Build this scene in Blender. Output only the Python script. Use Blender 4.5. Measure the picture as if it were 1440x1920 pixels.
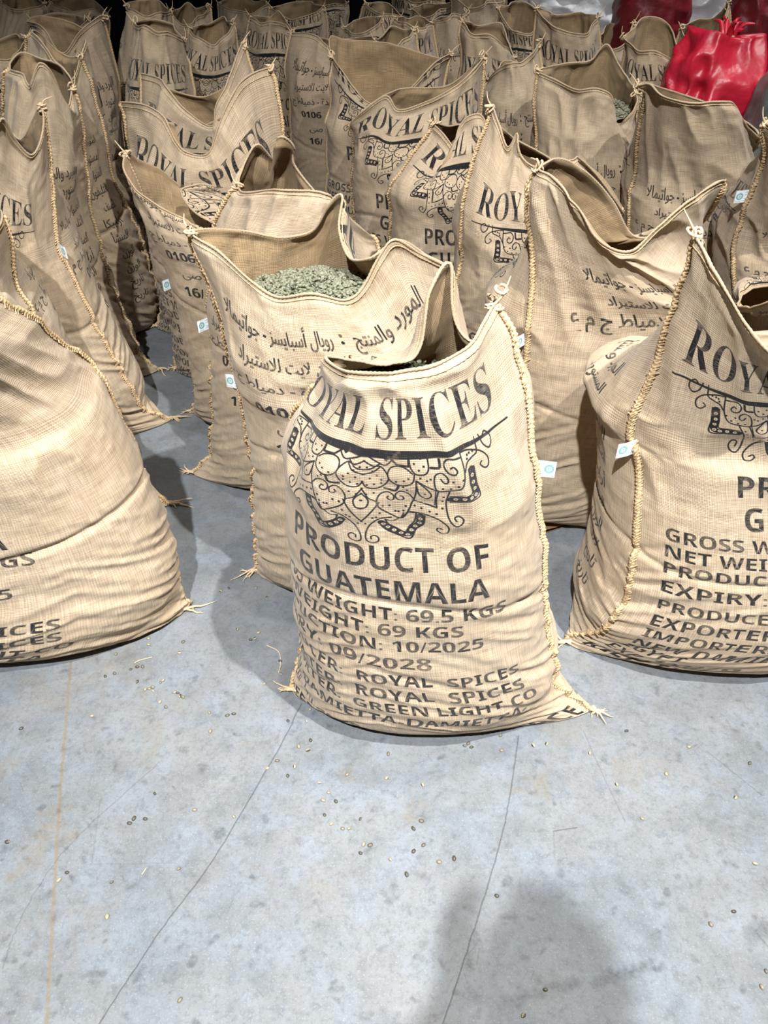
import bpy, math, random
import numpy as np
from math import radians as R, sin, cos, pi, tan, atan
for o in list(bpy.data.objects): bpy.data.objects.remove(o)
SC = bpy.context.scene
COL = SC.collection
# ---------------------------------------------------------------- camera
H, TH, F = 1.5, R(40), 1441.0
cam = bpy.data.cameras.new('camera'); cam.sensor_fit = 'VERTICAL'; cam.sensor_height = 24.0
cam.lens = F/1920*24.0; cam.clip_start = .02
co = bpy.data.objects.new('camera', cam); COL.objects.link(co)
co.location = (0, 0, H); co.rotation_euler = (pi/2-TH, 0, 0); SC.camera = co
# ---------------------------------------------------------------- world, lamps, exposure
W = bpy.data.worlds.new('world'); SC.world = W; W.use_nodes = True
W.node_tree.nodes['Background'].inputs[0].default_value = (.78, .88, 1, 1)
W.node_tree.nodes['Background'].inputs[1].default_value = .028
def lamp(name, loc, target, power, size, color, spot=None):
    l = bpy.data.lights.new(name, 'AREA'); l.shape = 'DISK'; l.size = size; l.energy = power; l.color = color
    if spot: l.spread = R(spot)
    o = bpy.data.objects.new(name, l); COL.objects.link(o); o.location = loc
    from mathutils import Vector
    d = Vector(target)-Vector(loc); o.rotation_euler = d.to_track_quat('-Z', 'Y').to_euler()
lamp('warehouse_lamp', (-.50, -1.32, 4.4), (0, .9, 0), 90, .09, (.97, .98, 1), 82)
lamp('warehouse_lamp', (1.35, -.30, 4.6), (0, .9, 0), 78, .08, (1, .97, .93), 84)
lamp('warehouse_lamp', (.35, 1.45, 6.5), (.35, 1.2, 0), 21, .16, (1, .98, .95), 74)
lamp('warehouse_lamp', (2.4, 4.0, 5.2), (1.7, 4.8, 1.1), 26, .15, (.97, .98, 1), 62)
SC.view_settings.view_transform = 'Standard'; SC.view_settings.look = 'None'
SC.view_settings.gamma = 1; SC.view_settings.use_curve_mapping = False
SC.view_settings.exposure = 0.14
# ---------------------------------------------------------------- helpers
CT, ST = cos(TH), sin(TH)
def ray(px, py):
    x = (px-720)/F; y = -(py-960)/F
    return np.array([x, CT+y*ST, -ST+y*CT])          # world direction
def on_z(px, py, z=0.0):
    d = ray(px, py); k = (z-H)/d[2]; return np.array([0, 0, H])+d*k
def on_plane(px, py, P, n):
    d = ray(px, py); C = np.array([0, 0, H]); k = np.dot(np.asarray(P)-C, n)/np.dot(d, n); return C+d*k
def proj(p):
    v = np.asarray(p)-np.array([0, 0, H]); z = v[1]*CT-v[2]*ST; y = v[1]*ST+v[2]*CT
    return 720+F*v[0]/z, 960-F*y/z
def tag(o, label=None, cat=None, group=None, kind=None):
    if label: o['label'] = label
    if cat: o['category'] = cat
    if group: o['group'] = group
    if kind: o['kind'] = kind
    return o
def empty(name, loc):
    o = bpy.data.objects.new(name, None); COL.objects.link(o); o.location = loc; o.empty_display_size = .1; return o
def mesh(name, V, Fs, mats, parent=None, midx=None, uv=None, smooth=True, world=True):
    """V (n,3), Fs (m,4) array (-1 in the last column for triangles)"""
    V = np.asarray(V, dtype=np.float32); Fs = np.asarray(Fs, dtype=np.int64)
    if parent is not None and world: V = V-np.array(parent['_o'] if '_o' in parent else parent.location, dtype=np.float32)
    me = bpy.data.meshes.new(name)
    cnt = np.where(Fs[:, 3] < 0, 3, 4) if Fs.shape[1] == 4 else np.full(len(Fs), 3)
    flat = Fs.ravel(); keep = flat >= 0; flat = flat[keep]
    me.vertices.add(len(V)); me.vertices.foreach_set('co', V.ravel())
    me.loops.add(len(flat)); me.loops.foreach_set('vertex_index', flat.astype(np.int32))
    me.polygons.add(len(Fs)); st = np.concatenate([[0], np.cumsum(cnt)[:-1]]).astype(np.int32)
    me.polygons.foreach_set('loop_start', st); me.polygons.foreach_set('loop_total', cnt.astype(np.int32))
    if midx is not None: me.polygons.foreach_set('material_index', np.asarray(midx, dtype=np.int32))
    me.polygons.foreach_set('use_smooth', np.full(len(Fs), smooth))
    if uv is not None:
        l = me.uv_layers.new(name='UVMap'); u = np.asarray(uv, dtype=np.float32).reshape(-1, 2)
        if len(u) == Fs.size and len(flat) != Fs.size: u = u[keep]
        l.data.foreach_set('uv', u.ravel())
    for m in (mats if isinstance(mats, (list, tuple)) else [mats]): me.materials.append(m)
    me.update(calc_edges=True); me.validate()
    o = bpy.data.objects.new(name, me); COL.objects.link(o)
    if parent is not None: o.parent = parent
    return o
rng = np.random.RandomState(7)
random.seed(7)
NT = {}
def noise2(x, y, seed=0, per=None):
    """smooth value noise in -1..1; per = integer period in x"""
    if seed not in NT: NT[seed] = np.random.RandomState(1000+seed).rand(64, 64)*2-1
    T = NT[seed]; x = np.asarray(x, float); y = np.asarray(y, float)
    xi = np.floor(x).astype(int); yi = np.floor(y).astype(int); fx = x-xi; fy = y-yi
    fx = fx*fx*(3-2*fx); fy = fy*fy*(3-2*fy); p = per or 64
    a = T[xi % p, yi % 64]; b = T[(xi+1) % p, yi % 64]; c = T[xi % p, (yi+1) % 64]; d = T[(xi+1) % p, (yi+1) % 64]
    return (a*(1-fx)+b*fx)*(1-fy)+(c*(1-fx)+d*fx)*fy
def fbm(x, y, seed=0, oct=3):
    s = 0; a = 1
    for k in range(oct): s = s+a*noise2(x*2**k, y*2**k, seed+k); a *= .5
    return s/1.75
# ---------------------------------------------------------------- print masks, drawn here stroke by stroke
class Mask:
    def __init__(s, w, h, W_, H_): s.a = np.zeros((h, w), np.float32); s.w = w; s.h = h; s.sx = w/W_; s.sy = h/H_   # metres -> px
    def tri(s, P, val=1.0):
        P = np.asarray(P)*[s.sx, s.sy]
        x0 = max(int(P[:, 0].min())-1, 0); x1 = min(int(P[:, 0].max())+2, s.w); y0 = max(int(P[:, 1].min())-1, 0); y1 = min(int(P[:, 1].max())+2, s.h)
        if x0 >= x1 or y0 >= y1: return
        ar = (P[1, 0]-P[0, 0])*(P[2, 1]-P[0, 1])-(P[2, 0]-P[0, 0])*(P[1, 1]-P[0, 1])
        if abs(ar) < 1e-9: return
        if ar < 0: P = P[::-1]
        Y, X = np.mgrid[y0:y1, x0:x1]; X = X+.5; Y = Y+.5; m = np.full(X.shape, 9.0)
        for i in range(3):
            a, b = P[i], P[(i+1) % 3]; e = b-a; L = math.hypot(*e)
            if L < 1e-9: continue
            m = np.minimum(m, (e[0]*(Y-a[1])-e[1]*(X-a[0]))/L)
        m = np.clip(m+.62, 0, 1)*val
        s.a[y0:y1, x0:x1] = np.maximum(s.a[y0:y1, x0:x1], m)
    def line(s, pts, wd, val=1.0, soft=1.0):
        """pts in metres, wd width in metres (number or list)"""
        P = np.asarray(pts, float)*[s.sx, s.sy]; wds = np.broadcast_to(np.asarray(wd, float), (len(P),))*(s.sx+s.sy)/2/2
        for i in range(len(P)-1):
            a, b = P[i], P[i+1]; w0, w1 = wds[i], wds[i+1]; r = max(w0, w1)+2*soft
            x0 = max(int(min(a[0], b[0])-r), 0); x1 = min(int(max(a[0], b[0])+r)+2, s.w); y0 = max(int(min(a[1], b[1])-r), 0); y1 = min(int(max(a[1], b[1])+r)+2, s.h)
            if x0 >= x1 or y0 >= y1: continue
            Y, X = np.mgrid[y0:y1, x0:x1]; X = X+.5; Y = Y+.5; e = b-a; L2 = max(e@e, 1e-9)
            t = np.clip(((X-a[0])*e[0]+(Y-a[1])*e[1])/L2, 0, 1)
            d = np.hypot(X-a[0]-t*e[0], Y-a[1]-t*e[1])-(w0+(w1-w0)*t)
            m = np.clip(.5-d/soft, 0, 1)*abs(val)
            if val < 0: s.a[y0:y1, x0:x1] = np.minimum(s.a[y0:y1, x0:x1], 1-m); continue
            s.a[y0:y1, x0:x1] = np.maximum(s.a[y0:y1, x0:x1], m)
    def image(s, name):
        im = bpy.data.images.new(name, s.w, s.h, alpha=False, float_buffer=False, is_data=True)
        px = np.ones((s.h, s.w, 4), np.float32); px[..., :3] = s.a[..., None] if s.a.ndim == 2 else s.a
        im.pixels.foreach_set(px.ravel()); im.pack(); return im
def text_tris(body, offset=0.0):
    c = bpy.data.curves.new('t', 'FONT'); c.body = body; c.size = 1; c.offset = offset; c.resolution_u = 6
    o = bpy.data.objects.new('t', c); COL.objects.link(o); bpy.context.view_layer.update()
    dg = bpy.context.evaluated_depsgraph_get(); me = o.evaluated_get(dg).to_mesh(); me.calc_loop_triangles()
    V = np.array([v.co[:2] for v in me.vertices]); T = np.array([t.vertices[:] for t in me.loop_triangles])
    o.evaluated_get(dg).to_mesh_clear(); bpy.data.objects.remove(o); bpy.data.curves.remove(c)
    return V, T
def put_text(mk, body, x0, x1, yb, cap, offset=0.0, val=1.0, capref=None):
    V, T = text_tris(body, offset); lo, hi = V.min(0), V.max(0)
    sx = (x1-x0)/(hi[0]-lo[0]); cr = capref or (hi[1]-0.0)
    P = np.stack([x0+(V[:, 0]-lo[0])*sx, yb+V[:, 1]*cap/cr], 1)
    for t in T: mk.tri(P[t], val)
def sans(s):
    o = ''
    for ch in s:
        if 'A' <= ch <= 'Z': o += chr(0x1D5D4+ord(ch)-65)
        elif '0' <= ch <= '9': o += chr(0x1D7EC+ord(ch)-48)
        else: o += ch
    return o
def serif(s): return ''.join(chr(0x1D400+ord(ch)-65) if ch.isalpha() else ch for ch in s)
FORMS = {}   # letter: (isolated, final, initial, medial)
def _f(ch, base, n):
    FORMS[ch] = (base, base+1, base+2, base+3) if n == 4 else (base, base+1, None, None)
for ch, b, n in [('ا', 0xFE8D, 2), ('أ', 0xFE83, 2), ('ب', 0xFE8F, 4), ('ة', 0xFE93, 2), ('ت', 0xFE95, 4), ('ج', 0xFE9D, 4), ('خ', 0xFEA5, 4),
                 ('د', 0xFEA9, 2), ('ر', 0xFEAD, 2), ('ز', 0xFEAF, 2), ('س', 0xFEB1, 4), ('ص', 0xFEB9, 4), ('ط', 0xFEC1, 4), ('ع', 0xFEC9, 4),
                 ('ف', 0xFED1, 4), ('ك', 0xFED9, 4), ('ل', 0xFEDD, 4), ('م', 0xFEE1, 4), ('ن', 0xFEE5, 4), ('و', 0xFEED, 2), ('ي', 0xFEF1, 4), ('ى', 0xFEEF, 2), ('ش', 0xFEB5, 4)]: _f(ch, b, n)
def arabic(s):
    s = s.replace('لا', '\ue000'); FORMS['\ue000'] = (0xFEFB, 0xFEFC, None, None); out = []
    for i, ch in enumerate(s):
        if ch not in FORMS: out.append(ch); continue
        fm = FORMS[ch]; pv = i > 0 and s[i-1] in FORMS and FORMS[s[i-1]][2] is not None
        nx = i+1 < len(s) and s[i+1] in FORMS and fm[2] is not None
        out.append(chr(fm[3] if (pv and nx) else fm[1] if pv else fm[2] if nx else fm[0]))
    return ''.join(reversed(out))
PW, PH = .56, 1.05            # a panel of sacking, metres
def smooth_path(P, n=10):
    P = np.asarray(P, float)
    if len(P) < 3: return P
    Q = np.vstack([2*P[0]-P[1], P, 2*P[-1]-P[-2]]); out = []
    for i in range(1, len(Q)-2):
        for k in range(n):
            t = k/n; a, b, c, d = Q[i-1:i+3]
            out.append(.5*((2*b)+(c-a)*t+(2*a-5*b+4*c-d)*t*t+(-a+3*b-3*c+d)*t**3))
    out.append(P[-1]); return np.array(out)
def dilate(a, n):
    for _ in range(n):
        b = a.copy(); b[1:] = np.maximum(b[1:], a[:-1]); b[:-1] = np.maximum(b[:-1], a[1:]); b[:, 1:] = np.maximum(b[:, 1:], a[:, :-1]); b[:, :-1] = np.maximum(b[:, :-1], a[:, 1:]); a = b
    return a
def english_mask():
    m = Mask(1000, 1880, PW, PH); X = lambda u: u*PW
    put_text(m, serif('ROYAL SPICES'), X(.085), X(.905), .875, .060, -.0045)
    n = 60; xs = np.linspace(.07, .925, n); m.line(np.stack([xs*PW, np.full(n, .853)], 1), .0025+.011*np.sin(np.linspace(0, pi, n))**1.5)
    # ornament: drawn for the left half in crop pixels of its own, mirrored
    S = .000375
    def flat(p):
        x, y = p; ax = (620-x); Rr = 760.0; X_ = Rr*math.asin(max(-1, min(1, ax/Rr))); line = 475-.00046*ax*ax
        return X_*S*.88, .853-(y-line)*S*1.10
    def stroke(P, w=.0026, sm=True, mirror=True):
        Q = [flat(p) for p in P]; Q = smooth_path(Q, 6) if sm else np.array(Q)
        m.line(np.stack([PW*.49-Q[:, 0], Q[:, 1]], 1), w)
        if mirror: m.line(np.stack([PW*.49+Q[:, 0], Q[:, 1]], 1), w)
    def dot(p, r=.0036): x, y = flat(p); [m.line([(PW*.49+s_*x, y), (PW*.49+s_*x+.0001, y)], r) for s_ in (-1, 1)]
    stroke([(500, 752), (545, 765), (580, 795), (600, 830), (610, 870), (606, 900), (585, 910), (562, 898), (558, 876), (572, 864), (588, 872), (588, 886)])
    stroke([(548, 695), (575, 730), (600, 762), (622, 788)], sm=False)
    stroke([(622, 624), (606, 650), (590, 675), (560, 690)]); stroke([(622, 650), (600, 672), (590, 695), (600, 716), (622, 722)])
    stroke([(405, 645), (428, 700), (458, 748), (500, 738), (548, 712), (556, 680), (542, 645), (512, 628), (488, 642), (488, 664), (502, 672), (514, 660), (508, 650)])
    stroke([(405, 645), (425, 618), (455, 612), (478, 632), (476, 656), (460, 664), (446, 654), (450, 640), (460, 640)])
    stroke([(370, 712), (378, 760), (408, 800), (432, 862), (480, 845), (528, 820), (552, 785)], .003); stroke([(402, 712), (410, 752), (432, 790), (450, 824), (484, 808), (514, 790), (524, 766)])
    def ribbon(P, k):
        Q = smooth_path([flat(p) for p in P], 8)
        for sg in (-1, 1):
            q = np.stack([PW*.49+sg*Q[:, 0], Q[:, 1]], 1); m.line(q, .0105)
            for c in np.linspace(3, len(q)-4, k): c = q[int(c)]; m.line([c, c+1e-4], .0058, -1.0); m.line([c, c+1e-4], .0020)
    ribbon([(386, 720), (392, 758), (420, 798), (440, 838), (482, 826), (520, 806), (540, 786)], 9)
    stroke([(412, 712), (440, 722), (462, 750), (450, 722)], .002)
    stroke([(470, 752), (495, 770), (520, 768)], .002)
    stroke([(430, 710), (360, 704), (312, 715), (286, 742), (290, 775), (310, 786), (328, 774), (322, 758), (308, 762)])
    stroke([(268, 565), (285, 625), (284, 690), (262, 728), (240, 715), (232, 690), (246, 677), (262, 688), (256, 702)])
    stroke([(308, 570), (320, 618), (322, 662), (365, 660), (410, 650)], sm=False); stroke([(318, 575), (328, 655)], .0018, False)
    stroke([(388, 545), (352, 572), (336, 600), (354, 624), (380, 614), (388, 580), (388, 545)])
    stroke([(388, 545), (394, 600), (405, 645)]); stroke([(388, 545), (345, 562), (315, 570)])
    stroke([(622, 592), (600, 618), (560, 618), (525, 595), (508, 565), (518, 540), (545, 520), (580, 522), (622, 505)]); stroke([(545, 520), (580, 548), (622, 560)]); stroke([(552, 512), (590, 535), (622, 540)])
    stroke([(392, 520), (402, 555), (432, 578), (470, 585), (500, 570), (512, 545), (500, 518), (470, 505), (430, 505), (400, 520)]); stroke([(465, 590), (480, 615), (525, 612)], .004)
    stroke([(330, 445), (332, 485), (350, 510), (385, 518), (405, 500), (410, 470)]); stroke([(412, 460), (415, 495), (470, 500), (500, 480)], .0035, False)
    stroke([(480, 470), (520, 510), (560, 505), (600, 490)]); stroke([(500, 470), (520, 490), (545, 470)], .004, False)
    stroke([(285, 440), (290, 470), (322, 478)], .004)
    stroke([(202, 398), (204, 475), (225, 535), (270, 560), (310, 570), (318, 540), (310, 505), (285, 490), (268, 502), (268, 522), (282, 528), (292, 515)])
    stroke([(202, 420), (225, 425), (255, 430), (272, 455), (262, 480), (242, 482), (230, 466), (240, 452), (250, 460)])
    stroke([(160, 452), (163, 520), (160, 584), (215, 604), (270, 625)], .003); stroke([(185, 462), (190, 520), (190, 562), (230, 578), (268, 592)])
    ribbon([(173, 462), (177, 520), (176, 572), (222, 590), (268, 608)], 7)
    stroke([(130, 370), (135, 400), (160, 420), (185, 440), (200, 470)]); stroke([(200, 405), (165, 395), (120, 395), (98, 415), (102, 445), (118, 457), (132, 445), (124, 432)])
    stroke([(128, 350), (135, 370), (200, 392)], .002); stroke([(108, 342), (100, 372), (82, 382), (66, 362), (64, 338), (78, 328), (90, 340)])
    for p in [(165, 405), (150, 398), (180, 425), (175, 412), (622, 690), (605, 800), (575, 765), (545, 738), (560, 760), (505, 700), (440, 690), (450, 712), (482, 720), (532, 705), (350, 685), (380, 682), (405, 680), (325, 688),
              (302, 660), (292, 600), (298, 625), (360, 600), (345, 535), (370, 530), (330, 525), (540, 590), (570, 600), (600, 606), (540, 575), (420, 545), (440, 560), (475, 570), (350, 480), (372, 500), (390, 480), (215, 500), (235, 530), (262, 548), (290, 555), (250, 515), (570, 645), (600, 655), (430, 600), (445, 590), (470, 720), (605, 530), (560, 560), (590, 575), (360, 455), (440, 470), (660, 545)]: dot(p)
    put_text(m, sans('PRODUCT OF'), X(.265), X(.79), .614, .053); put_text(m, sans('GUATEMALA'), X(.28), X(.785), .539, .052)
    rows = [('GROSS WEIGHT: 69.5 KGS', .08, .83, .487), ('NET WEIGHT: 69 KGS', .08, .715, .444), ('PRODUCTION: 10/2025', .08, .765, .401), ('EXPIRY: 09/2028', .08, .63, .352),
            ('PRODUCER:  ROYAL  SPICES', .08, .85, .297), ('EXPORTER:  ROYAL  SPICES', .08, .85, .250), ('IMPORTER:  GREEN LIGHT CO', .08, .875, .204), ('NEW DAMIETTA-DAMIETTA-', .08, .85, .157), ('EGYPT', .08, .24, .116), ('EXP. 10-2028', .07, .42, .075)]
    for s_, a, b, z in rows: put_text(m, sans(s_), X(a), X(b), z, .031)
    put_text(m, sans('KEEP IN DRY PLACE'), X(.06), X(.94), .008, .044)
    return m.image('english_print')
def arabic_mask():
    m = Mask(1000, 1880, PW, PH); X = lambda u: u*PW; lines = [.80-.058*i for i in range(11)]
    vals = [('رويال أسبايسز - جواتيمالا', .11, .50), ('جرين لايت للاستيراد', .16, .50), ('الجديدة - دمياط ج م ع', .05, .50)]
    for (s_, a, b), z in zip(vals, lines): put_text(m, arabic(s_), X(a), X(b), z, .030, 0, capref=.75)
    put_text(m, sans('0106'), X(.20), X(.34), lines[3], .028); put_text(m, arabic('صى'), X(.25), X(.34), lines[4], .026, capref=.7); put_text(m, sans('16/'), X(.24), X(.33), lines[5], .028)
    labs = ['المورد والمنتج', 'المستورد', 'العنوان', 'التليفون', 'الصنف', 'أرابيكا', 'المنشأ', 'الوزن', 'الوزن', 'تاريخ', 'تاريخ']
    for s_, z in zip(labs, lines):
        w = .026*len(s_); put_text(m, arabic(s_), X(.86-w*.78), X(.86), z, .032, 0, capref=.75)
        if z > .7: m.line([(X(.535), z+.006), (X(.535)+.0001, z+.006)], .006); m.line([(X(.535), z+.02), (X(.535)+.0001, z+.02)], .006)
    m.a = dilate(m.a, 1); return m.image('arabic_print')
# ---------------------------------------------------------------- materials
def nodes(name):
    m = bpy.data.materials.new(name); m.use_nodes = True; nt = m.node_tree; nt.nodes.clear(); return m, nt
class N:
    def __init__(s, nt): s.nt = nt
    def n(s, t, **k):
        x = s.nt.nodes.new(t)
        for a, b in k.items(): setattr(x, a, b)
        return x
    def l(s, a, b): s.nt.links.new(a, b)
    def put(s, inp, v):
        if hasattr(v, 'is_linked') or hasattr(v, 'links'): s.l(v, inp)
        else: inp.default_value = v
    def math(s, op, a, b=0.0, c=None, clamp=False):
        x = s.n('ShaderNodeMath', operation=op, use_clamp=clamp); s.put(x.inputs[0], a); s.put(x.inputs[1], b)
        if c is not None: s.put(x.inputs[2], c)
        return x.outputs[0]
    def mix(s, f, a, b, blend='MIX'):
        x = s.n('ShaderNodeMix', data_type='RGBA', blend_type=blend); s.put(x.inputs[0], f); s.put(x.inputs[6], a); s.put(x.inputs[7], b); return x.outputs[2]
    def noise(s, vec, scale, detail=2, rough=.5, dist=0.0):
        x = s.n('ShaderNodeTexNoise'); s.l(vec, x.inputs['Vector']); x.inputs['Scale'].default_value = scale; x.inputs['Detail'].default_value = detail
        x.inputs['Roughness'].default_value = rough; x.inputs['Distortion'].default_value = dist; return x.outputs[0]
    def ramp(s, v, a, b, lo=0.0, hi=1.0):
        x = s.n('ShaderNodeMapRange', clamp=True); s.l(v, x.inputs[0]); x.inputs[1].default_value = a; x.inputs[2].default_value = b; x.inputs[3].default_value = lo; x.inputs[4].default_value = hi; return x.outputs[0]
def burlap(name, img=None, base=(.56, .455, .325), dark=(.20, .14, .075), ink=(.012, .012, .014), trans=.16):
    m, nt = nodes(name); g = N(nt)
    uv = g.n('ShaderNodeUVMap', uv_map='UVMap').outputs[0]; oi = g.n('ShaderNodeObjectInfo').outputs['Random']
    mp = g.n('ShaderNodeMapping'); g.l(uv, mp.inputs[0]); mp.inputs['Scale'].default_value = (PW, PH, 1)
    P = mp.outputs[0]
    # hand-woven irregularity
    nz = g.n('ShaderNodeTexNoise'); g.l(P, nz.inputs['Vector']); nz.inputs['Scale'].default_value = 22; nz.inputs['Detail'].default_value = 2
    wob = g.n('ShaderNodeVectorMath', operation='MULTIPLY_ADD'); g.l(nz.outputs['Color'], wob.inputs[0]); wob.inputs[1].default_value = (.006, .006, 0); g.l(P, wob.inputs[2])
    sp = g.n('ShaderNodeSeparateXYZ'); g.l(wob.outputs[0], sp.inputs[0]); x, y = sp.outputs[0], sp.outputs[1]
    fr = 300*pi
    sx = g.math('ABSOLUTE', g.math('SINE', g.math('MULTIPLY', x, fr))); sy = g.math('ABSOLUTE', g.math('SINE', g.math('MULTIPLY', y, fr*1.05)))
    thr = g.math('ADD', g.math('MULTIPLY', sx, .5), g.math('MULTIPLY', sy, .5)); gap = g.ramp(g.math('MAXIMUM', sx, sy), .30, .75)
    # slubs: long thin streaks along each thread direction
    m1 = g.n('ShaderNodeMapping'); g.l(P, m1.inputs[0]); m1.inputs['Scale'].default_value = (22, 420, 1); s1 = g.noise(m1.outputs[0], 1, 2)
    m2 = g.n('ShaderNodeMapping'); g.l(P, m2.inputs[0]); m2.inputs['Scale'].default_value = (420, 22, 1); s2 = g.noise(m2.outputs[0], 1, 2)
    slub = g.math('MULTIPLY', g.math('ADD', s1, s2), .5)
    obj = g.n('ShaderNodeTexCoord').outputs['Object']; big = g.noise(obj, 5, 3); 
    c = g.mix(g.ramp(slub, .30, .72), (base[0]*.62, base[1]*.57, base[2]*.50, 1), (min(1, base[0]*1.22), min(1, base[1]*1.25), min(1, base[2]*1.32), 1))
    c = g.mix(g.math('MULTIPLY', g.math('SUBTRACT', 1.0, gap), .75), c, (*dark, 1))
    c = g.mix(g.ramp(big, .42, .8, 0, .28), c, (base[0]*.8, base[1]*.66, base[2]*.45, 1))
    c = g.mix(g.math('MULTIPLY', oi, .22), c, (base[0]*.72, base[1]*.68, base[2]*.64, 1))
    if img is not None:
        t = g.n('ShaderNodeTexImage', extension='CLIP', interpolation='Linear'); t.image = img; g.l(uv, t.inputs[0])
        brk = g.ramp(g.math('ADD', slub, g.math('MULTIPLY', thr, .25)), .40, .58, .72, 1.0); big2 = g.ramp(g.noise(P, 35, 3), .28, .42, .75, 1)
        c = g.mix(g.math('MULTIPLY', g.math('MULTIPLY', t.outputs[0], brk), big2), c, (*ink, 1))
    bp = g.n('ShaderNodeBump'); bp.inputs['Strength'].default_value = .55; bp.inputs['Distance'].default_value = .0011
    hh = g.math('ADD', thr, g.math('MULTIPLY', slub, .9)); g.l(hh, bp.inputs['Height'])
    d = g.n('ShaderNodeBsdfPrincipled'); g.l(c, d.inputs['Base Color']); d.inputs['Roughness'].default_value = .9; d.inputs['Specular IOR Level'].default_value = .15; g.l(bp.outputs[0], d.inputs['Normal'])
    d.inputs['Sheen Weight'].default_value = .12; d.inputs['Sheen Roughness'].default_value = .5
    t2 = g.n('ShaderNodeBsdfTranslucent'); g.l(g.mix(1.0, c, (1, .72, .42, 1), 'MULTIPLY'), t2.inputs[0]); mx = g.n('ShaderNodeMixShader'); mx.inputs[0].default_value = trans
    g.l(d.outputs[0], mx.inputs[1]); g.l(t2.outputs[0], mx.inputs[2]); o = g.n('ShaderNodeOutputMaterial'); g.l(mx.outputs[0], o.inputs[0]); return m
def plain(name, color, rough=.7, var=.15, scale=60, spec=.3, bump=.0, bscale=200):
    m, nt = nodes(name); g = N(nt); P = g.n('ShaderNodeTexCoord').outputs['Object']
    nz = g.noise(P, scale, 3); c = g.mix(g.ramp(nz, .3, .7), tuple(v*(1-var) for v in color)+(1,), tuple(min(1, v*(1+var)) for v in color)+(1,))
    d = g.n('ShaderNodeBsdfPrincipled'); g.l(c, d.inputs['Base Color']); d.inputs['Roughness'].default_value = rough; d.inputs['Specular IOR Level'].default_value = spec
    if bump:
        b = g.n('ShaderNodeBump'); b.inputs['Strength'].default_value = .6; b.inputs['Distance'].default_value = bump; g.l(g.noise(P, bscale, 3), b.inputs['Height']); g.l(b.outputs[0], d.inputs['Normal'])
    o = g.n('ShaderNodeOutputMaterial'); g.l(d.outputs[0], o.inputs[0]); return m
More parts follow.
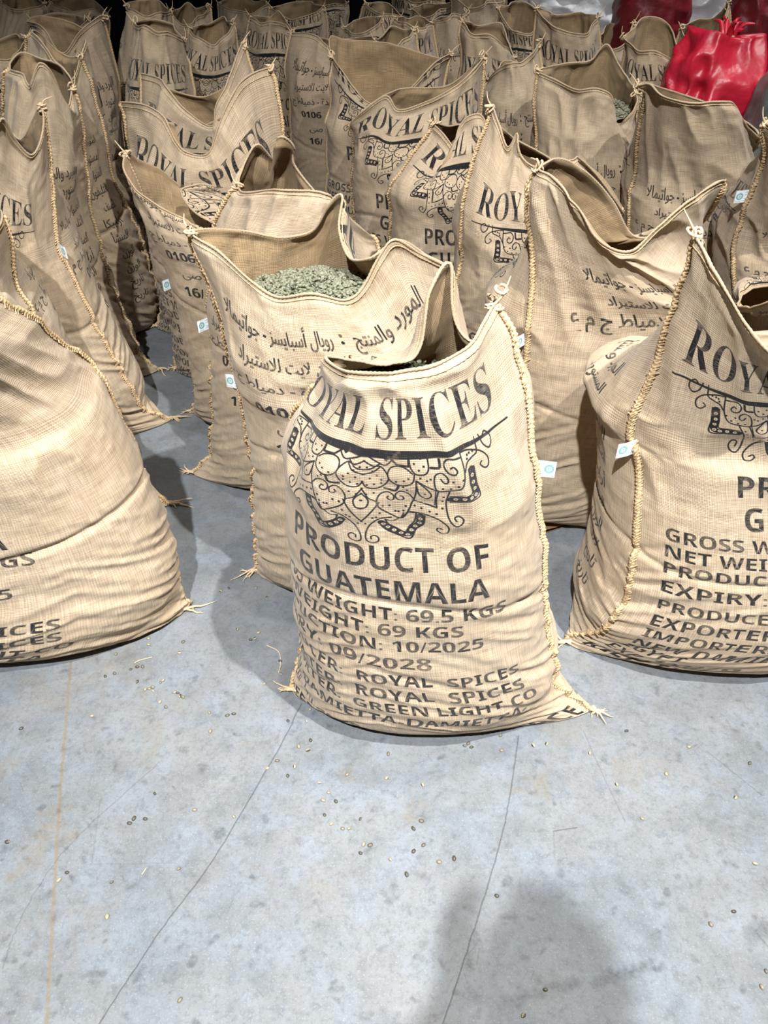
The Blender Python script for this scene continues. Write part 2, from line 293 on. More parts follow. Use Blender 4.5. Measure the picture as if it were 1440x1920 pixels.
def floor_marks():
    """cracks, joints, stains and scuffs of the slab: R dark line, G tan, B grey smudge"""
    FX0, FX1, FY0, FY1 = -1.3, 1.3, .3, 2.6; w, h = 1560, 1380
    ch = []
    for k in range(3): ch.append(Mask(w, h, FX1-FX0, FY1-FY0))
    def L(k, P, wd, val=1, soft=1.0, jit=.0):
        Q = np.array([on_z(*p)[:2] for p in P]); Q = smooth_path(Q, 12) if len(Q) > 2 else Q[0]+(Q[1]-Q[0])*np.linspace(0, 1, 20)[:, None]
        if jit: Q = Q+rng.randn(*Q.shape)*jit
        ch[k].line(Q-[FX0, FY0], wd, val, soft)
    L(0, [(566, 1318), (520, 1408), (400, 1610), (300, 1745), (185, 1920)], .0022, .8, 1.0, .0006); L(0, [(972, 1380), (958, 1480), (935, 1590), (880, 1770), (830, 1920)], .0018, .9, 1, .0005)
    L(0, [(1094, 1370), (1120, 1430), (1172, 1540)], .0014, .5); L(0, [(1325, 1408), (1430, 1492)], .0014, .6, 1, .0008); L(0, [(300, 1428), (125, 1590), (40, 1720), (5, 1815)], .0015, .5, 1, .001)
    L(0, [(1038, 1558), (1082, 1551)], .0018, .9); L(0, [(600, 1150), (560, 1230)], .001, .3); L(0, [(1038, 1558), (1040, 1610)], .001, .4); L(0, [(188, 1500), (182, 1545), (172, 1620)], .0015, .35)
    L(0, [(185, 1620), (330, 1618)], .001, .3); L(0, [(1445, 1780), (1420, 1750)], .003, .4)
    L(1, [(133, 1240), (128, 1300), (120, 1400), (112, 1500), (106, 1600), (100, 1690), (94, 1800), (87, 1920)], .0065, .85, 2.0, .0006); L(1, [(300, 992), (380, 965), (500, 935), (640, 900)], .005, .6, 1.5)
    for (x, y, r, v) in [(105, 1560, .05, .8), (100, 1530, .03, .8), (230, 1255, .05, .5), (250, 1290, .04, .5), (15, 1425, .03, .6), (1010, 1478, .030, .7), (1000, 1465, .016, .6), (770, 1525, .030, .7), (790, 1512, .02, .5), (655, 1450, .02, .7), (650, 1462, .012, .8), (450, 1400, .02, .4), (395, 1372, .015, .5), (1190, 1430, .03, .5), (1240, 1440, .03, .4), (1320, 1470, .03, .35), (130, 1700, .04, .4), (170, 1720, .03, .4), (70, 1740, .03, .3), (120, 1290, .08, .45), (60, 1310, .08, .4), (540, 1690, .06, .3), (1040, 1400, .05, .2)]:
        p = on_z(x, y)[:2]-[FX0, FY0]; 
        for _ in range(7): q = p+rng.randn(2)*r*.45; ch[1].line([q, q+rng.randn(2)*r*.6], r*rng.uniform(.15, .5), v*rng.uniform(.35, .8), r*250)
    L(2, [(1235, 1812), (1190, 1820), (1142, 1829)], .010, .9, 5, .003); L(2, [(1190, 1822), (1150, 1836), (1110, 1842)], .012, .7, 9, .003); L(2, [(1080, 1843), (1030, 1855), (955, 1878)], .012, .8, 8, .003); L(2, [(1440, 1740), (1405, 1752)], .02, .7, 8, .004)
    for _ in range(520):
        x, y = rng.uniform(0, 1440), rng.uniform(1230, 1920); p = on_z(x, y)[:2]-[FX0, FY0]; r = rng.uniform(.002, .011); ch[2].line([p, p+rng.randn(2)*r*.9], r, rng.uniform(.2, .75), rng.uniform(2, 6))
    for (x, y, r, v) in [(409, 1565, .022, .7), (452, 1570, .014, .4), (76, 1516, .013, .8), (358, 1806, .016, .9), (1250, 1676, .015, .7), (950, 1655, .018, .7), (1050, 1640, .014, .6), (1270, 1645, .012, .5), (1230, 1755, .018, .5), (790, 1775, .016, .5), (780, 1805, .02, .4), (350, 1630, .03, .3), (370, 1650, .03, .4), (320, 1830, .03, .35)]:
        p = on_z(x, y)[:2]-[FX0, FY0]; ch[2].line([p, p+[r*.2, r*.3]], r, v, 3)
    for _ in range(260):
        x, y = rng.uniform(0, 1440), rng.uniform(950, 1920); p = on_z(x, y)[:2]-[FX0, FY0]; a = rng.uniform(0, pi); l = rng.uniform(.003, .03); ch[0].line([p, p+[cos(a)*l, sin(a)*l]], .0009, rng.uniform(.15, .5))
    m = ch[0]; m.a = np.stack([c.a for c in ch], 2); return m.image('slab_marks'), (FX0, FX1, FY0, FY1)
def concrete():
    img, (a, b, c_, d_) = floor_marks(); m, nt = nodes('polished_concrete'); g = N(nt)
    P = g.n('ShaderNodeTexCoord').outputs['Object']
    big = g.noise(P, 2.6, 4, .6, .4); mid = g.noise(P, 11, 5, .65, .3); fine = g.noise(P, 120, 4, .7)
    c = g.mix(g.ramp(big, .36, .64), (.125, .140, .152, 1), (.175, .180, .180, 1))
    c = g.mix(g.ramp(mid, .42, .70, 0, .5), c, (.185, .222, .262, 1))
    c = g.mix(g.ramp(g.noise(P, 38, 6, .75, .3), .50, .72, 0, .75), c, (.085, .097, .104, 1)); c = g.mix(g.ramp(g.noise(P, 7, 6, .7, .2), .52, .68, 0, .5), c, (.09, .104, .115, 1))
    c = g.mix(g.ramp(fine, .5, .72, 0, .45), c, (.065, .075, .083, 1)); c = g.mix(g.ramp(g.noise(P, 300, 2), .60, .72, 0, .5), c, (.26, .285, .31, 1))
    c = g.mix(g.ramp(g.noise(P, 3.3, 5, .7, .5), .58, .74, 0, .5), c, (.18, .16, .125, 1))
    mp = g.n('ShaderNodeMapping'); g.l(P, mp.inputs[0]); mp.inputs['Scale'].default_value = (1/(b-a), 1/(d_-c_), 1); mp.inputs['Location'].default_value = (-a/(b-a), -c_/(d_-c_), 0)
    t = g.n('ShaderNodeTexImage', extension='CLIP'); t.image = img; g.l(mp.outputs[0], t.inputs[0]); s = g.n('ShaderNodeSeparateColor'); g.l(t.outputs[0], s.inputs[0])
    brk = g.ramp(g.noise(P, 60, 4, .7), .35, .62)
    c = g.mix(g.math('MULTIPLY', g.math('MULTIPLY', s.outputs[1], .85), g.ramp(brk, 0, 1, .55, 1)), c, (.165, .12, .062, 1))
    c = g.mix(g.math('MULTIPLY', g.math('MULTIPLY', s.outputs[2], .8), g.ramp(brk, 0, 1, .35, 1)), c, (.040, .046, .050, 1)); c = g.mix(g.math('MULTIPLY', s.outputs[0], .9), c, (.022, .022, .022, 1))
    bp = g.n('ShaderNodeBump'); bp.inputs['Strength'].default_value = .3; bp.inputs['Distance'].default_value = .001; g.l(g.math('SUBTRACT', fine, g.math('MULTIPLY', s.outputs[0], 2.0)), bp.inputs['Height'])
    d = g.n('ShaderNodeBsdfPrincipled'); g.l(c, d.inputs['Base Color']); g.l(g.ramp(mid, .3, .7, .42, .62), d.inputs['Roughness']); d.inputs['Specular IOR Level'].default_value = .35; g.l(bp.outputs[0], d.inputs['Normal'])
    o = g.n('ShaderNodeOutputMaterial'); g.l(d.outputs[0], o.inputs[0]); return m
def label_mask():
    m = Mask(160, 120, 1.6, 1.2); n = 24
    for r in (.30, .22): m.line([(1.15+r*cos(2*pi*i/n), .62+r*sin(2*pi*i/n)) for i in range(n+1)], .06, .6)
    put_text(m, sans('B'), 1.07, 1.25, .5, .24, val=.6)
    for z, a, b in [(1.05, .12, .62), (.96, .1, .7), (.85, .12, .5), (.74, .15, .66), (.4, .2, .7), (.3, .2, .6), (.2, .25, .75), (.12, 1, 1.4)]:
        x = a
        while x < b: w = rng.uniform(.04, .12); m.line([(x, z), (x+w, z)], .035, 1.0); x += w+.05
    return m.image('care_label_print')
def label_mat():
    m, nt = nodes('white_label'); g = N(nt); uv = g.n('ShaderNodeUVMap', uv_map='UVMap').outputs[0]; t = g.n('ShaderNodeTexImage', extension='CLIP'); t.image = label_mask(); g.l(uv, t.inputs[0])
    c = g.mix(g.ramp(t.outputs[0], .1, .6), (.78, .84, .88, 1), (.03, .30, .28, 1)); c = g.mix(g.ramp(t.outputs[0], .65, .95), c, (.12, .22, .26, 1))
    d = g.n('ShaderNodeBsdfPrincipled'); g.l(c, d.inputs['Base Color']); d.inputs['Roughness'].default_value = .45; o = g.n('ShaderNodeOutputMaterial'); g.l(d.outputs[0], o.inputs[0]); return m
def bean_mat(name, c0, c1):
    m, nt = nodes(name); g = N(nt); P = g.n('ShaderNodeTexCoord').outputs['Object']; oi = g.n('ShaderNodeObjectInfo').outputs['Random']
    f = g.math('FRACT', g.math('ADD', g.noise(P, 55, 1), oi)); c = g.mix(g.ramp(f, .2, .8), (*c0, 1), (*c1, 1))
    d = g.n('ShaderNodeBsdfPrincipled'); g.l(c, d.inputs['Base Color']); d.inputs['Roughness'].default_value = .5; o = g.n('ShaderNodeOutputMaterial'); g.l(d.outputs[0], o.inputs[0]); return m
IM_E, IM_A = english_mask(), arabic_mask()
M_EN, M_AR, M_IN = burlap('burlap_english_print', IM_E), burlap('burlap_arabic_print', IM_A), burlap('burlap_inside_shaded', None, (.47, .345, .20), (.14, .08, .035), trans=.2)  # inside is the same cloth, shade and warm bounce put into its colour
M_HEM = burlap('burlap_hem', None, (.50, .39, .26), trans=.05)
M_ROPE = plain('jute_stitching', (.50, .365, .21), .9, .35, 300, .15, .0012, 700)
M_TUFT = plain('loose_jute_fibre', (.55, .42, .27), .85, .2, 300, .15)
M_LAB = label_mat(); M_BEAN = bean_mat('green_coffee_bean', (.050, .053, .032), (.175, .175, .118)); M_BEANF = bean_mat('dry_coffee_bean', (.055, .052, .038), (.30, .26, .175))
# ---------------------------------------------------------------- setting
M_FLOOR = concrete()
fl = mesh('floor', [(-6, -5, 0), (6, -5, 0), (6, 10, 0), (-6, 10, 0)], [(0, 1, 2, 3)], M_FLOOR, smooth=False); tag(fl, 'worn blue grey polished concrete warehouse floor with cracks and stains', kind='structure')
M_WALL = plain('dark_wall_cladding', (.035, .04, .05), .6, .3, 3)
V = []; Fs = []
for i in range(60):           # ribbed cladding
    x = -6+i*.2
    for (dx, dy) in ((0, 0), (.08, 0), (.1, -.03), (.18, -.03)): V += [(x+dx, 8.5+dy, 0), (x+dx, 8.5+dy, 6.5)]
for i in range(60*4-1): a = 2*i; Fs.append((a, a+2, a+3, a+1))
tag(mesh('wall_back', V, Fs, M_WALL, smooth=False), kind='structure')
# ---------------------------------------------------------------- the sack builder
def cr(P, t):
    """non periodic catmull-rom over rows of P at parameters t in 0..len-1"""
    n = len(P); i = np.clip(np.floor(t).astype(int), 0, n-2); f = (t-i)
    g = lambda k: P[np.clip(k, 0, n-1)]
    a, b, c, d = g(i-1), g(i), g(i+1), g(i+2)
    sh = (-1,)+(1,)*(P.ndim-1); f = f.reshape(sh)
    return .5*((2*b)+(c-a)*f+(2*a-5*b+4*c-d)*f*f+(-a+3*b-3*c+d)*f**3)
def periodic(ts, P, t):
    """monotone-ish periodic cubic through (ts,P), evaluated at t"""
    ts = np.asarray(ts, float); P = np.asarray(P, float); n = len(ts); T = np.concatenate([ts-1, ts, ts+1]); Q = np.concatenate([P, P, P])
    out = np.zeros((len(t), P.shape[1])); d = np.diff(T); s = np.diff(Q, axis=0)/d[:, None]
    mt = np.zeros_like(Q); mt[1:-1] = (s[:-1]*d[1:, None]+s[1:]*d[:-1, None])/(d[:-1]+d[1:])[:, None]
    k = np.clip(np.searchsorted(T, t, side='right')-1, 0, len(T)-2); h = d[k]; f = ((t-T[k])/h)[:, None]; h = h[:, None]
    return (2*f**3-3*f**2+1)*Q[k]+(f**3-2*f**2+f)*h*mt[k]+(-2*f**3+3*f**2)*Q[k+1]+(f**3-f**2)*h*mt[k+1]
def interp(y, pts):
    pts = sorted(pts, key=lambda p: p[1]); return float(np.interp(y, [p[1] for p in pts], [p[0] for p in pts]))
def tube(P, r, sides=8, rope=0.0, pitch=.012, flat=1.0, closed=False):
    P = np.asarray(P, float); n = len(P)
    Tn = np.roll(P, -1, 0)-np.roll(P, 1, 0) if closed else np.gradient(P, axis=0)
    Tn /= np.linalg.norm(Tn, axis=1)[:, None]+1e-12; up = np.array([.13, .9, .4]); s = np.concatenate([[0], np.cumsum(np.linalg.norm(np.diff(P, axis=0), axis=1))])
    A = np.cross(Tn, up); A /= np.linalg.norm(A, axis=1)[:, None]+1e-9; B = np.cross(Tn, A); ph = np.arange(sides)*2*pi/sides
    rr = np.broadcast_to(np.asarray(r, float), (n,))[:, None]*(1+rope*np.sin(2*pi*s[:, None]/pitch+ph[None]))
    V = P[:, None]+A[:, None]*(rr*np.cos(ph))[..., None]+B[:, None]*(rr*np.sin(ph)*flat)[..., None]; V = V.reshape(-1, 3); Fs = []
    i = np.arange(n if closed else n-1)[:, None]; j = np.arange(sides)[None]; i2 = (i+1) % n; j2 = (j+1) % sides
    Fs = np.stack([i*sides+j+0*j, i*sides+j2, i2*sides+j2, i2*sides+j], 2).reshape(-1, 4)
    return V, Fs
def join(parts):
    Vs, Fs, o = [], [], 0
    for v, f in parts: Vs.append(v); f = f.copy(); f[f >= 0] += o; Fs.append(f); o += len(v)
    return np.concatenate(Vs), np.concatenate(Fs)
def resample(P, step):
    s = np.concatenate([[0], np.cumsum(np.linalg.norm(np.diff(P, axis=0), axis=1))]); n = max(int(s[-1]/step), 4); t = np.linspace(0, s[-1], n)
    return np.stack([np.interp(t, s, P[:, k]) for k in range(3)], 1)
def tuft(p, d, rs, n=6, L=.045):
    out = []
    for k in range(n):
        q = np.array(p, float); v = np.array([d[0], d[1], 0.0])/math.hypot(*d[:2])+rs.randn(3)*[.3, .3, .1]; pts = [q-v*.012]; l = L*rs.uniform(.35, 1.0)
        for i in range(6): v = v+rs.randn(3)*[.25, .25, .2]; v[2] -= .12; q = q+v*l/6; q[2] = max(q[2], .003); pts.append(q.copy())
        out.append(tube(smooth_path(pts, 2), np.linspace(.0042, .0008, 13), 5, .2, .006))
    return join(out)
ZL = [.004, .022, .055, .10, .16, .25, .36, .48, .60]
def sack(label, ears, yc, xl, xr, rim, b=.19, front='en', tw=0, top=.70, q=1.0, seed=1, group=None, voff=0, wr=1.0, tags=('L',), lean=0, tagz=.55, neck=None, beans=None, knots=(1, 1), bb=None, seams=(1, 1), uoff=0, roll=0):
    """ears: pixels of the two bottom corners; xl/xr: silhouette polylines in pixels; rim: (t, px, py, dy)"""
    rs = np.random.RandomState(seed); bb = bb or b
    EL, ER = on_z(*ears[0], .012), on_z(*ears[1], .012)
    cx = .5*(EL[0]+ER[0]); ax = ER-EL; ax[2] = 0; yaw = math.atan2(ax[1], ax[0]); sa = np.array([cos(yaw), sin(yaw), 0]); na = np.array([sin(yaw), -cos(yaw), 0])   # along seam, towards camera
    zl = [z for z in ZL if z < top-.06]+[top]
    t = np.linspace(0, 1, 2*(int(130*q) if q > .45 else int(100*q)+10), endpoint=False); NU = len(t); rings = []
    def extents(z):
        Yz = yc+lean*z; _, py = proj((cx, Yz, z)); C0 = np.array([cx, Yz, 0]); vd = C0/np.linalg.norm(C0)
        pl = on_plane(interp(py, xl), py, (C0[0], C0[1], z), vd); pr = on_plane(interp(py, xr), py, (C0[0], C0[1], z), vd); C = (pl+pr)/2; Wd = np.linalg.norm(pr-pl)/2
        ph = yaw-math.atan2(pr[1]-pl[1], pr[0]-pl[0]); a2 = (Wd**2-(b*sin(ph))**2)/max(cos(ph)**2, .2); a = math.sqrt(max(a2, .14**2)); C[2] = z; return C, a
    Cr, ar = extents(.22)
    for z in zl:
        C, a = (extents(z) if z > .15 else (Cr, ar)); e = math.exp(-z/.058) if z < .45 else 0
        PL = C-sa*a; PR = C+sa*a; eL = EL.copy(); eR = ER.copy()
        PL = PL*(1-e)+eL*e; PR = PR*(1-e)+eR*e; Cn = (PL+PR)/2; an = np.linalg.norm((PR-PL)[:2])/2
        # the flattened bottom: centre line follows the body, corners follow the ears
        kb = (1.06-.46*math.exp(-z/.045)); p = 1+.9*math.exp(-z/.07); ang = 2*pi*t+R(tw)*(1-e)
        se = .84; X = -np.sign(np.cos(ang))*np.abs(np.cos(ang))**se*an; sn = np.sign(np.sin(ang))*np.abs(np.sin(ang))**se; Yf = np.where(sn > 0, b, bb)*kb*np.sign(sn)*np.abs(sn)**p
        mid = (1-np.abs(np.cos(ang))**2)[:, None]; Cc = Cn[None]*(1-mid)+mid*np.array([C[0], C[1], 0])[None]; Cc[:, 2] = 0
        Pn = Cc+sa[None]*X[:, None]+na[None]*Yf[:, None]; Pn[:, 2] = z; rings.append(Pn)
    # rim
    C, a = extents(top); rp = []
    for (tt, px, py, dy) in rim: rp.append(on_plane(px, py, (0, yc+lean*.9+dy, 0), np.array([0, 1, 0.])))
    order = np.argsort([r[0] for r in rim]); RP = periodic(np.array([r[0] for r in rim])[order], np.array(rp)[order], t)
    if neck: f = neck; rings.append(rings[-1]*(1-f[0])+RP*f[0]+np.array([0, 0, f[1]]))
    rings.append(RP)
    P = np.array(rings); nl = len(P)
    # levels -> fine rows, spaced by mean height gained
    fsel = (np.abs((t % .5)-.25) < .13); seg = np.array([np.linalg.norm((P[i+1]-P[i])[fsel], axis=1).mean() for i in range(nl-1)]); cum = np.concatenate([[0], np.cumsum(seg)]); NV = int((cum[-1])*230*q)+12
    sv = np.linspace(0, cum[-1], NV); G = cr(P, np.interp(sv, cum, np.arange(nl)))
    # displacement along the normal: gathers off the side seams, slow dents, creases
    du = np.roll(G, -1, 1)-np.roll(G, 1, 1); dv = np.gradient(G, axis=0); nm = np.cross(du, dv); nm /= np.linalg.norm(nm, axis=2)[..., None]+1e-9
    TT, SV = np.meshgrid(t, sv); dseam = np.minimum(np.minimum(TT, 1-TT), np.abs(TT-.5))*2   # 0 at seam .. .5 mid panel
    low = np.clip((.62-SV)/.25, 0, 1)*np.clip(SV/.06, 0, 1); sd = seed*3
    slope = np.where(TT % .5 < .25, 1, 1)*dseam*1.1
    g1 = noise2(TT*10, (SV-slope*.30)*34+7, sd % 50, 10); g2 = noise2(TT*16, (SV-slope*.34)*62, (sd+1) % 50, 16)
    gath = (1-np.abs(g1)*1.6)*.6+g2*.35
    amp = .0105*np.exp(-dseam/.17)+.0036
    disp = wr*(gath*amp*low)
    disp += .007*noise2(TT*5, SV*5+3, (sd+2) % 50, 5)*np.clip(SV/.1, 0, 1)+.003*noise2(TT*12, SV*11, (sd+3) % 50, 12)*np.clip(SV/.1, 0, 1)
    upz = np.clip((SV-.60)/.15, 0, 1); disp += upz*(.017*noise2(TT*9, SV*6, (sd+4) % 50, 9)+.008*(1-2*np.abs(noise2(TT*20+SV*3, SV*9, (sd+5) % 50, 20))))
    dr = cum[-1]-SV; disp += roll*(np.sin(dr*85+2.5*noise2(TT*6, SV*2, 4, 6))*np.exp(-dr/.05)*np.clip(dr/.01, 0, 1))*np.clip(np.sin(TT*2*pi), 0, 1)**.5
    disp += .0012*noise2(TT*60, SV*60, (sd+6) % 50, 60)
    cre = np.exp(-((SV-.50-.03*np.sin(TT*2*pi*2+seed))/.008)**2)*.005*wr; disp -= cre
    G = G+nm*disp[..., None]*np.clip((cum[-1]-SV)/.03, .3, 1)[..., None]; G[..., 2] = np.maximum(G[..., 2], .003)
    base = empty('coffee_sack', (C[0], yc, 0)); tag(base, label, 'sack', group or 'jute coffee sacks standing open in the warehouse'); off = np.array([C[0], yc, 0])
    # faces
    i = np.arange(NV-1)[:, None]; j = np.arange(NU)[None]; j2 = (j+1) % NU; Q = np.stack([i*NU+j, i*NU+j2, (i+1)*NU+j2, (i+1)*NU+j], 2).reshape(-1, 4)
    tf = (np.broadcast_to(j, (NV-1, NU))/NU).ravel(); isf = tf < .5
    # print height: use each meridian's own length measured down from a common mid level
    rg = P[int(len(zl)*.6)]; dl = np.linalg.norm(np.roll(rg, -1, 0)-rg, axis=1); hN = NU//2
    UM = np.concatenate([np.cumsum(dl[:hN])-dl[:hN], np.cumsum(dl[hN:])-dl[hN:]]); UM[:hN] /= dl[:hN].sum(); UM[hN:] /= dl[hN:].sum(); DU = dl.copy(); DU[:hN] /= dl[:hN].sum(); DU[hN:] /= dl[hN:].sum()
    u0 = np.tile(UM, NV-1)+uoff; u1 = u0+np.tile(DU, NV-1); v = (sv+voff)/PH; vi = np.broadcast_to(i, (NV-1, NU)).ravel(); uv = np.stack([np.stack([u0, v[vi]], 1), np.stack([u1, v[vi]], 1), np.stack([u1, v[vi+1]], 1), np.stack([u0, v[vi+1]], 1)], 1)
    fm = 0 if front == 'en' else 1; mi = np.where(isf, fm, 1-fm)
    Vv = [G.reshape(-1, 3)]; Ff = [Q]; UV = [uv]; MI = [mi]; nv = NU*NV
    # bottom cap
    c0 = G[0].mean(0); c0[2] = .003; Vv.append(c0[None]); jj = np.arange(NU); Ff.append(np.stack([jj*0+nv, (jj+1) % NU, jj, jj*0-1], 1)); UV.append(np.zeros((NU, 4, 2))); MI.append(np.full(NU, 2)); nv += 1
    # inner skin from the rim down
    k0 = int(NV*.55); Gi = G[k0:]-nm[k0:]*.0022; Ni = len(Gi); Vv.append(Gi.reshape(-1, 3)); ii = np.arange(Ni-1)[:, None]; Qi = nv+np.stack([ii*NU+j, (ii+1)*NU+j, (ii+1)*NU+j2, ii*NU+j2], 2).reshape(-1, 4)
    Ff.append(Qi); n_ = len(Qi); vi2 = np.broadcast_to(ii, (Ni-1, NU)).ravel()+k0; tf2 = np.tile(tf[:NU], Ni-1); u0 = np.tile(UM, Ni-1); u1 = u0+np.tile(DU, Ni-1)
    UV.append(np.stack([np.stack([u0, v[vi2]], 1), np.stack([u0, v[vi2+1]], 1), np.stack([u1, v[vi2+1]], 1), np.stack([u1, v[vi2]], 1)], 1)); MI.append(np.full(n_, 2))
    a0 = (NV-1)*NU; b0 = nv+(Ni-1)*NU; Ff.append(np.stack([a0+jj, a0+(jj+1) % NU, b0+(jj+1) % NU, b0+jj], 1)); UV.append(np.zeros((NU, 4, 2))); MI.append(np.full(NU, 2))
    mats = [M_EN, M_AR, M_IN]
    mesh('sack_fabric', np.concatenate(Vv), np.concatenate(Ff), mats, base, np.concatenate(MI), np.concatenate(UV))
    # seams
    jl, jr = 0, NU//2
    for s_, (jx, on) in enumerate(((jl, seams[0]), (jr, seams[1]))):
        if not on: continue
        Pm = G[:, jx]+nm[:, jx]*.0035; Pm = resample(Pm, .0022 if q > .7 else .005); ph = np.arange(len(Pm))
        Pm = Pm+noise2(ph*.05, ph*0+.3, seed % 40)[:, None]*.0018
        vt, ft = tube(Pm, .0062*(1+.12*noise2(ph*.08, ph*0+2.3, 5)), 8 if q > .7 else 6, .22, .009, .8)
        pts = [(vt, ft)]
        if q > .7:   # overcast stitches crossing the seam
            Tn = np.gradient(Pm, axis=0); Tn /= np.linalg.norm(Tn, axis=1)[:, None]; nn_ = np.array([np.interp(np.linspace(0, 1, len(Pm)), np.linspace(0, 1, NV), nm[:, jx, k]) for k in range(3)]).T
            Bn = np.cross(Tn, nn_)
            for k in range(3, len(Pm)-5, 3):
                w_ = .0085*(1+.2*rs.randn()); sl = .011
                pts.append(tube(np.array([Pm[k]-Bn[k]*w_-Tn[k]*sl*.5-nn_[k]*.002, Pm[k]+nn_[k]*.0055, Pm[k]+Bn[k]*w_+Tn[k]*sl-nn_[k]*.002]), .0016, 4))
        so = mesh('side_seam', pts[0][0], pts[0][1], M_ROPE, base)
        if len(pts) > 1: vt, ft = join(pts[1:]); st_ = mesh('overcast_stitches', vt, ft, M_ROPE, base); st_.parent = so; tag(st_, kind='stuff')
    # hem
    hp = G[-1]; hp = np.concatenate([hp, hp[:1]]); hp = resample(hp, .004 if q > .7 else .01)[:-1]; ph = np.arange(len(hp))
    v1, f1 = tube(hp, (.0027*(1+.3*noise2(ph*.11, ph*0+.5, 9))), 7, .18, .009, 1.0, True)
    k = max(NV-1-max(int(.018/(cum[-1]/NV)), 2), 1); h2 = G[k]+nm[k]*.0012; h2 = np.concatenate([h2, h2[:1]]); h2 = resample(h2, .005 if q > .7 else .012)[:-1]; v2, f2 = tube(h2, .0011, 5, .4, .012, 1, True)
    vt, ft = v1, f1; l_ = np.zeros((len(ft), 4, 2)); l_[:, 1, 0] = .01; l_[:, 2] = .01; l_[:, 3, 1] = .01; l_ += rs.rand(len(ft), 1, 2)*.3
    ho = mesh('rim_hem', vt, ft, M_HEM, base, uv=l_); hs = mesh('hem_stitching', v2, f2, M_ROPE, base); hs.parent = ho
    # ears and top knots
    for e_, sg in ((EL, -1), (ER, 1)):
        vt, ft = tuft(e_, sa[:2]*sg, rs, 6 if q > .6 else 3, .05); mesh('corner_tuft', vt, ft, M_TUFT, base)
    for jx, sg, on in ((jl, -1, knots[0]), (jr, 1, knots[1])):
        if not on: continue
        p = G[-1, jx]; pts = []
        for k in range(5 if q > .5 else 3):
            c = p+rs.randn(3)*.006; r_ = rs.uniform(.008, .014); ph = np.linspace(0, 2*pi*.85, 12); u_ = rs.randn(3); u_ /= np.linalg.norm(u_); w_ = np.cross(u_, [0, 0, 1]); w_ /= np.linalg.norm(w_)
            pts.append(tube(c+np.outer(np.cos(ph), u_)*r_+np.outer(np.sin(ph), w_)*r_*.7, .0028, 5, .2, .008))
        pts.append(tube(smooth_path([p, p+[sg*.012, 0, .016], p+[sg*.02, .005, .034]+rs.randn(3)*.006], 3), np.linspace(.003, .001, 7), 5))
        vt, ft = join(pts); mesh('seam_knot', vt, ft, M_TUFT, base)
    for side in tags:
        jx = jl if side[0] == 'L' else jr; k = int(np.interp(tagz, G[:, jx, 2], np.arange(NV))); p = G[k, jx]; o_ = nm[k, jx]; o_ = o_*[1, 1, 0]; o_ /= np.linalg.norm(o_)
        tn = np.array([-o_[1], o_[0], 0]); w_, h_ = .042, .034; V = []; nx = 6
        od = o_*.72+(-na if False else na)*.35*(1 if side.endswith('f') else -1); od /= np.linalg.norm(od); nn = np.cross(od, [0, 0, 1]); sg = 1 if side[0] == 'R' else -1
        for th in (0, .0006):
            for a_ in range(nx+1):
                s_ = a_/nx; c_ = p+od*(s_*w_-.002)+nn*(th+.003*sin(s_*3+seed))+np.array([0, 0, -.006*s_])
                V += [c_-np.array([0, 0, h_/2]), c_+np.array([0, 0, h_/2])]
        Fa = []; UVt = []; m_ = 2*(nx+1)
        for a_ in range(nx):
            s0, s1 = a_/nx, (a_+1)/nx
            Fa.append((2*a_, 2*a_+2, 2*a_+3, 2*a_+1)); UVt.append([(s0, 0), (s1, 0), (s1, 1), (s0, 1)]); Fa.append((m_+2*a_, m_+2*a_+1, m_+2*a_+3, m_+2*a_+2)); UVt.append([(s0, 0), (s0, 1), (s1, 1), (s1, 0)])
        Fa += [(0, 1, m_+1, m_), (2*nx, m_+2*nx, m_+2*nx+1, 2*nx+1)]; UVt += [[(0, 0)]*4]*2
        tag(mesh('label_tag', V, Fa, M_LAB, base, uv=UVt), 'small white woven label with teal print')
    if beans:
        zf, n = beans; k = int(np.interp(zf, G.mean(1)[:, 2], np.arange(NV))); ring = G[k]*[1, 1, 0]+[0, 0, 0]; c = ring.mean(0); heap(ring, c, zf, n, rs, label)
    return G
def bean_geo(n1=8, n2=5):
    V = []; Fs = []
    for i in range(n2+1):
        th = pi*i/n2
        for j in range(n1):
            ph = 2*pi*j/n1; x = cos(th); y = sin(th)*cos(ph)*.72; z = sin(th)*sin(ph)*.62
            if z < 0: z *= .55
            V.append((x, y, z))
    V = np.array(V)*.0056
    g = (np.abs(V[:, 1]) < .0008) & (V[:, 2] < 0); V[g, 2] *= .25
    for i in range(n2):
        for j in range(n1): Fs.append((i*n1+j, (i+1)*n1+j, (i+1)*n1+(j+1) % n1, i*n1+(j+1) % n1))
    return V, np.array(Fs)
BV, BF = bean_geo()
def rotm(a, b, c):
    Rz = np.array([[cos(a), -sin(a), 0], [sin(a), cos(a), 0], [0, 0, 1]]); Rx = np.array([[1, 0, 0], [0, cos(b), -sin(b)], [0, sin(b), cos(b)]]); Ry = np.array([[cos(c), 0, sin(c)], [0, 1, 0], [-sin(c), 0, cos(c)]]); return Rz@Rx@Ry
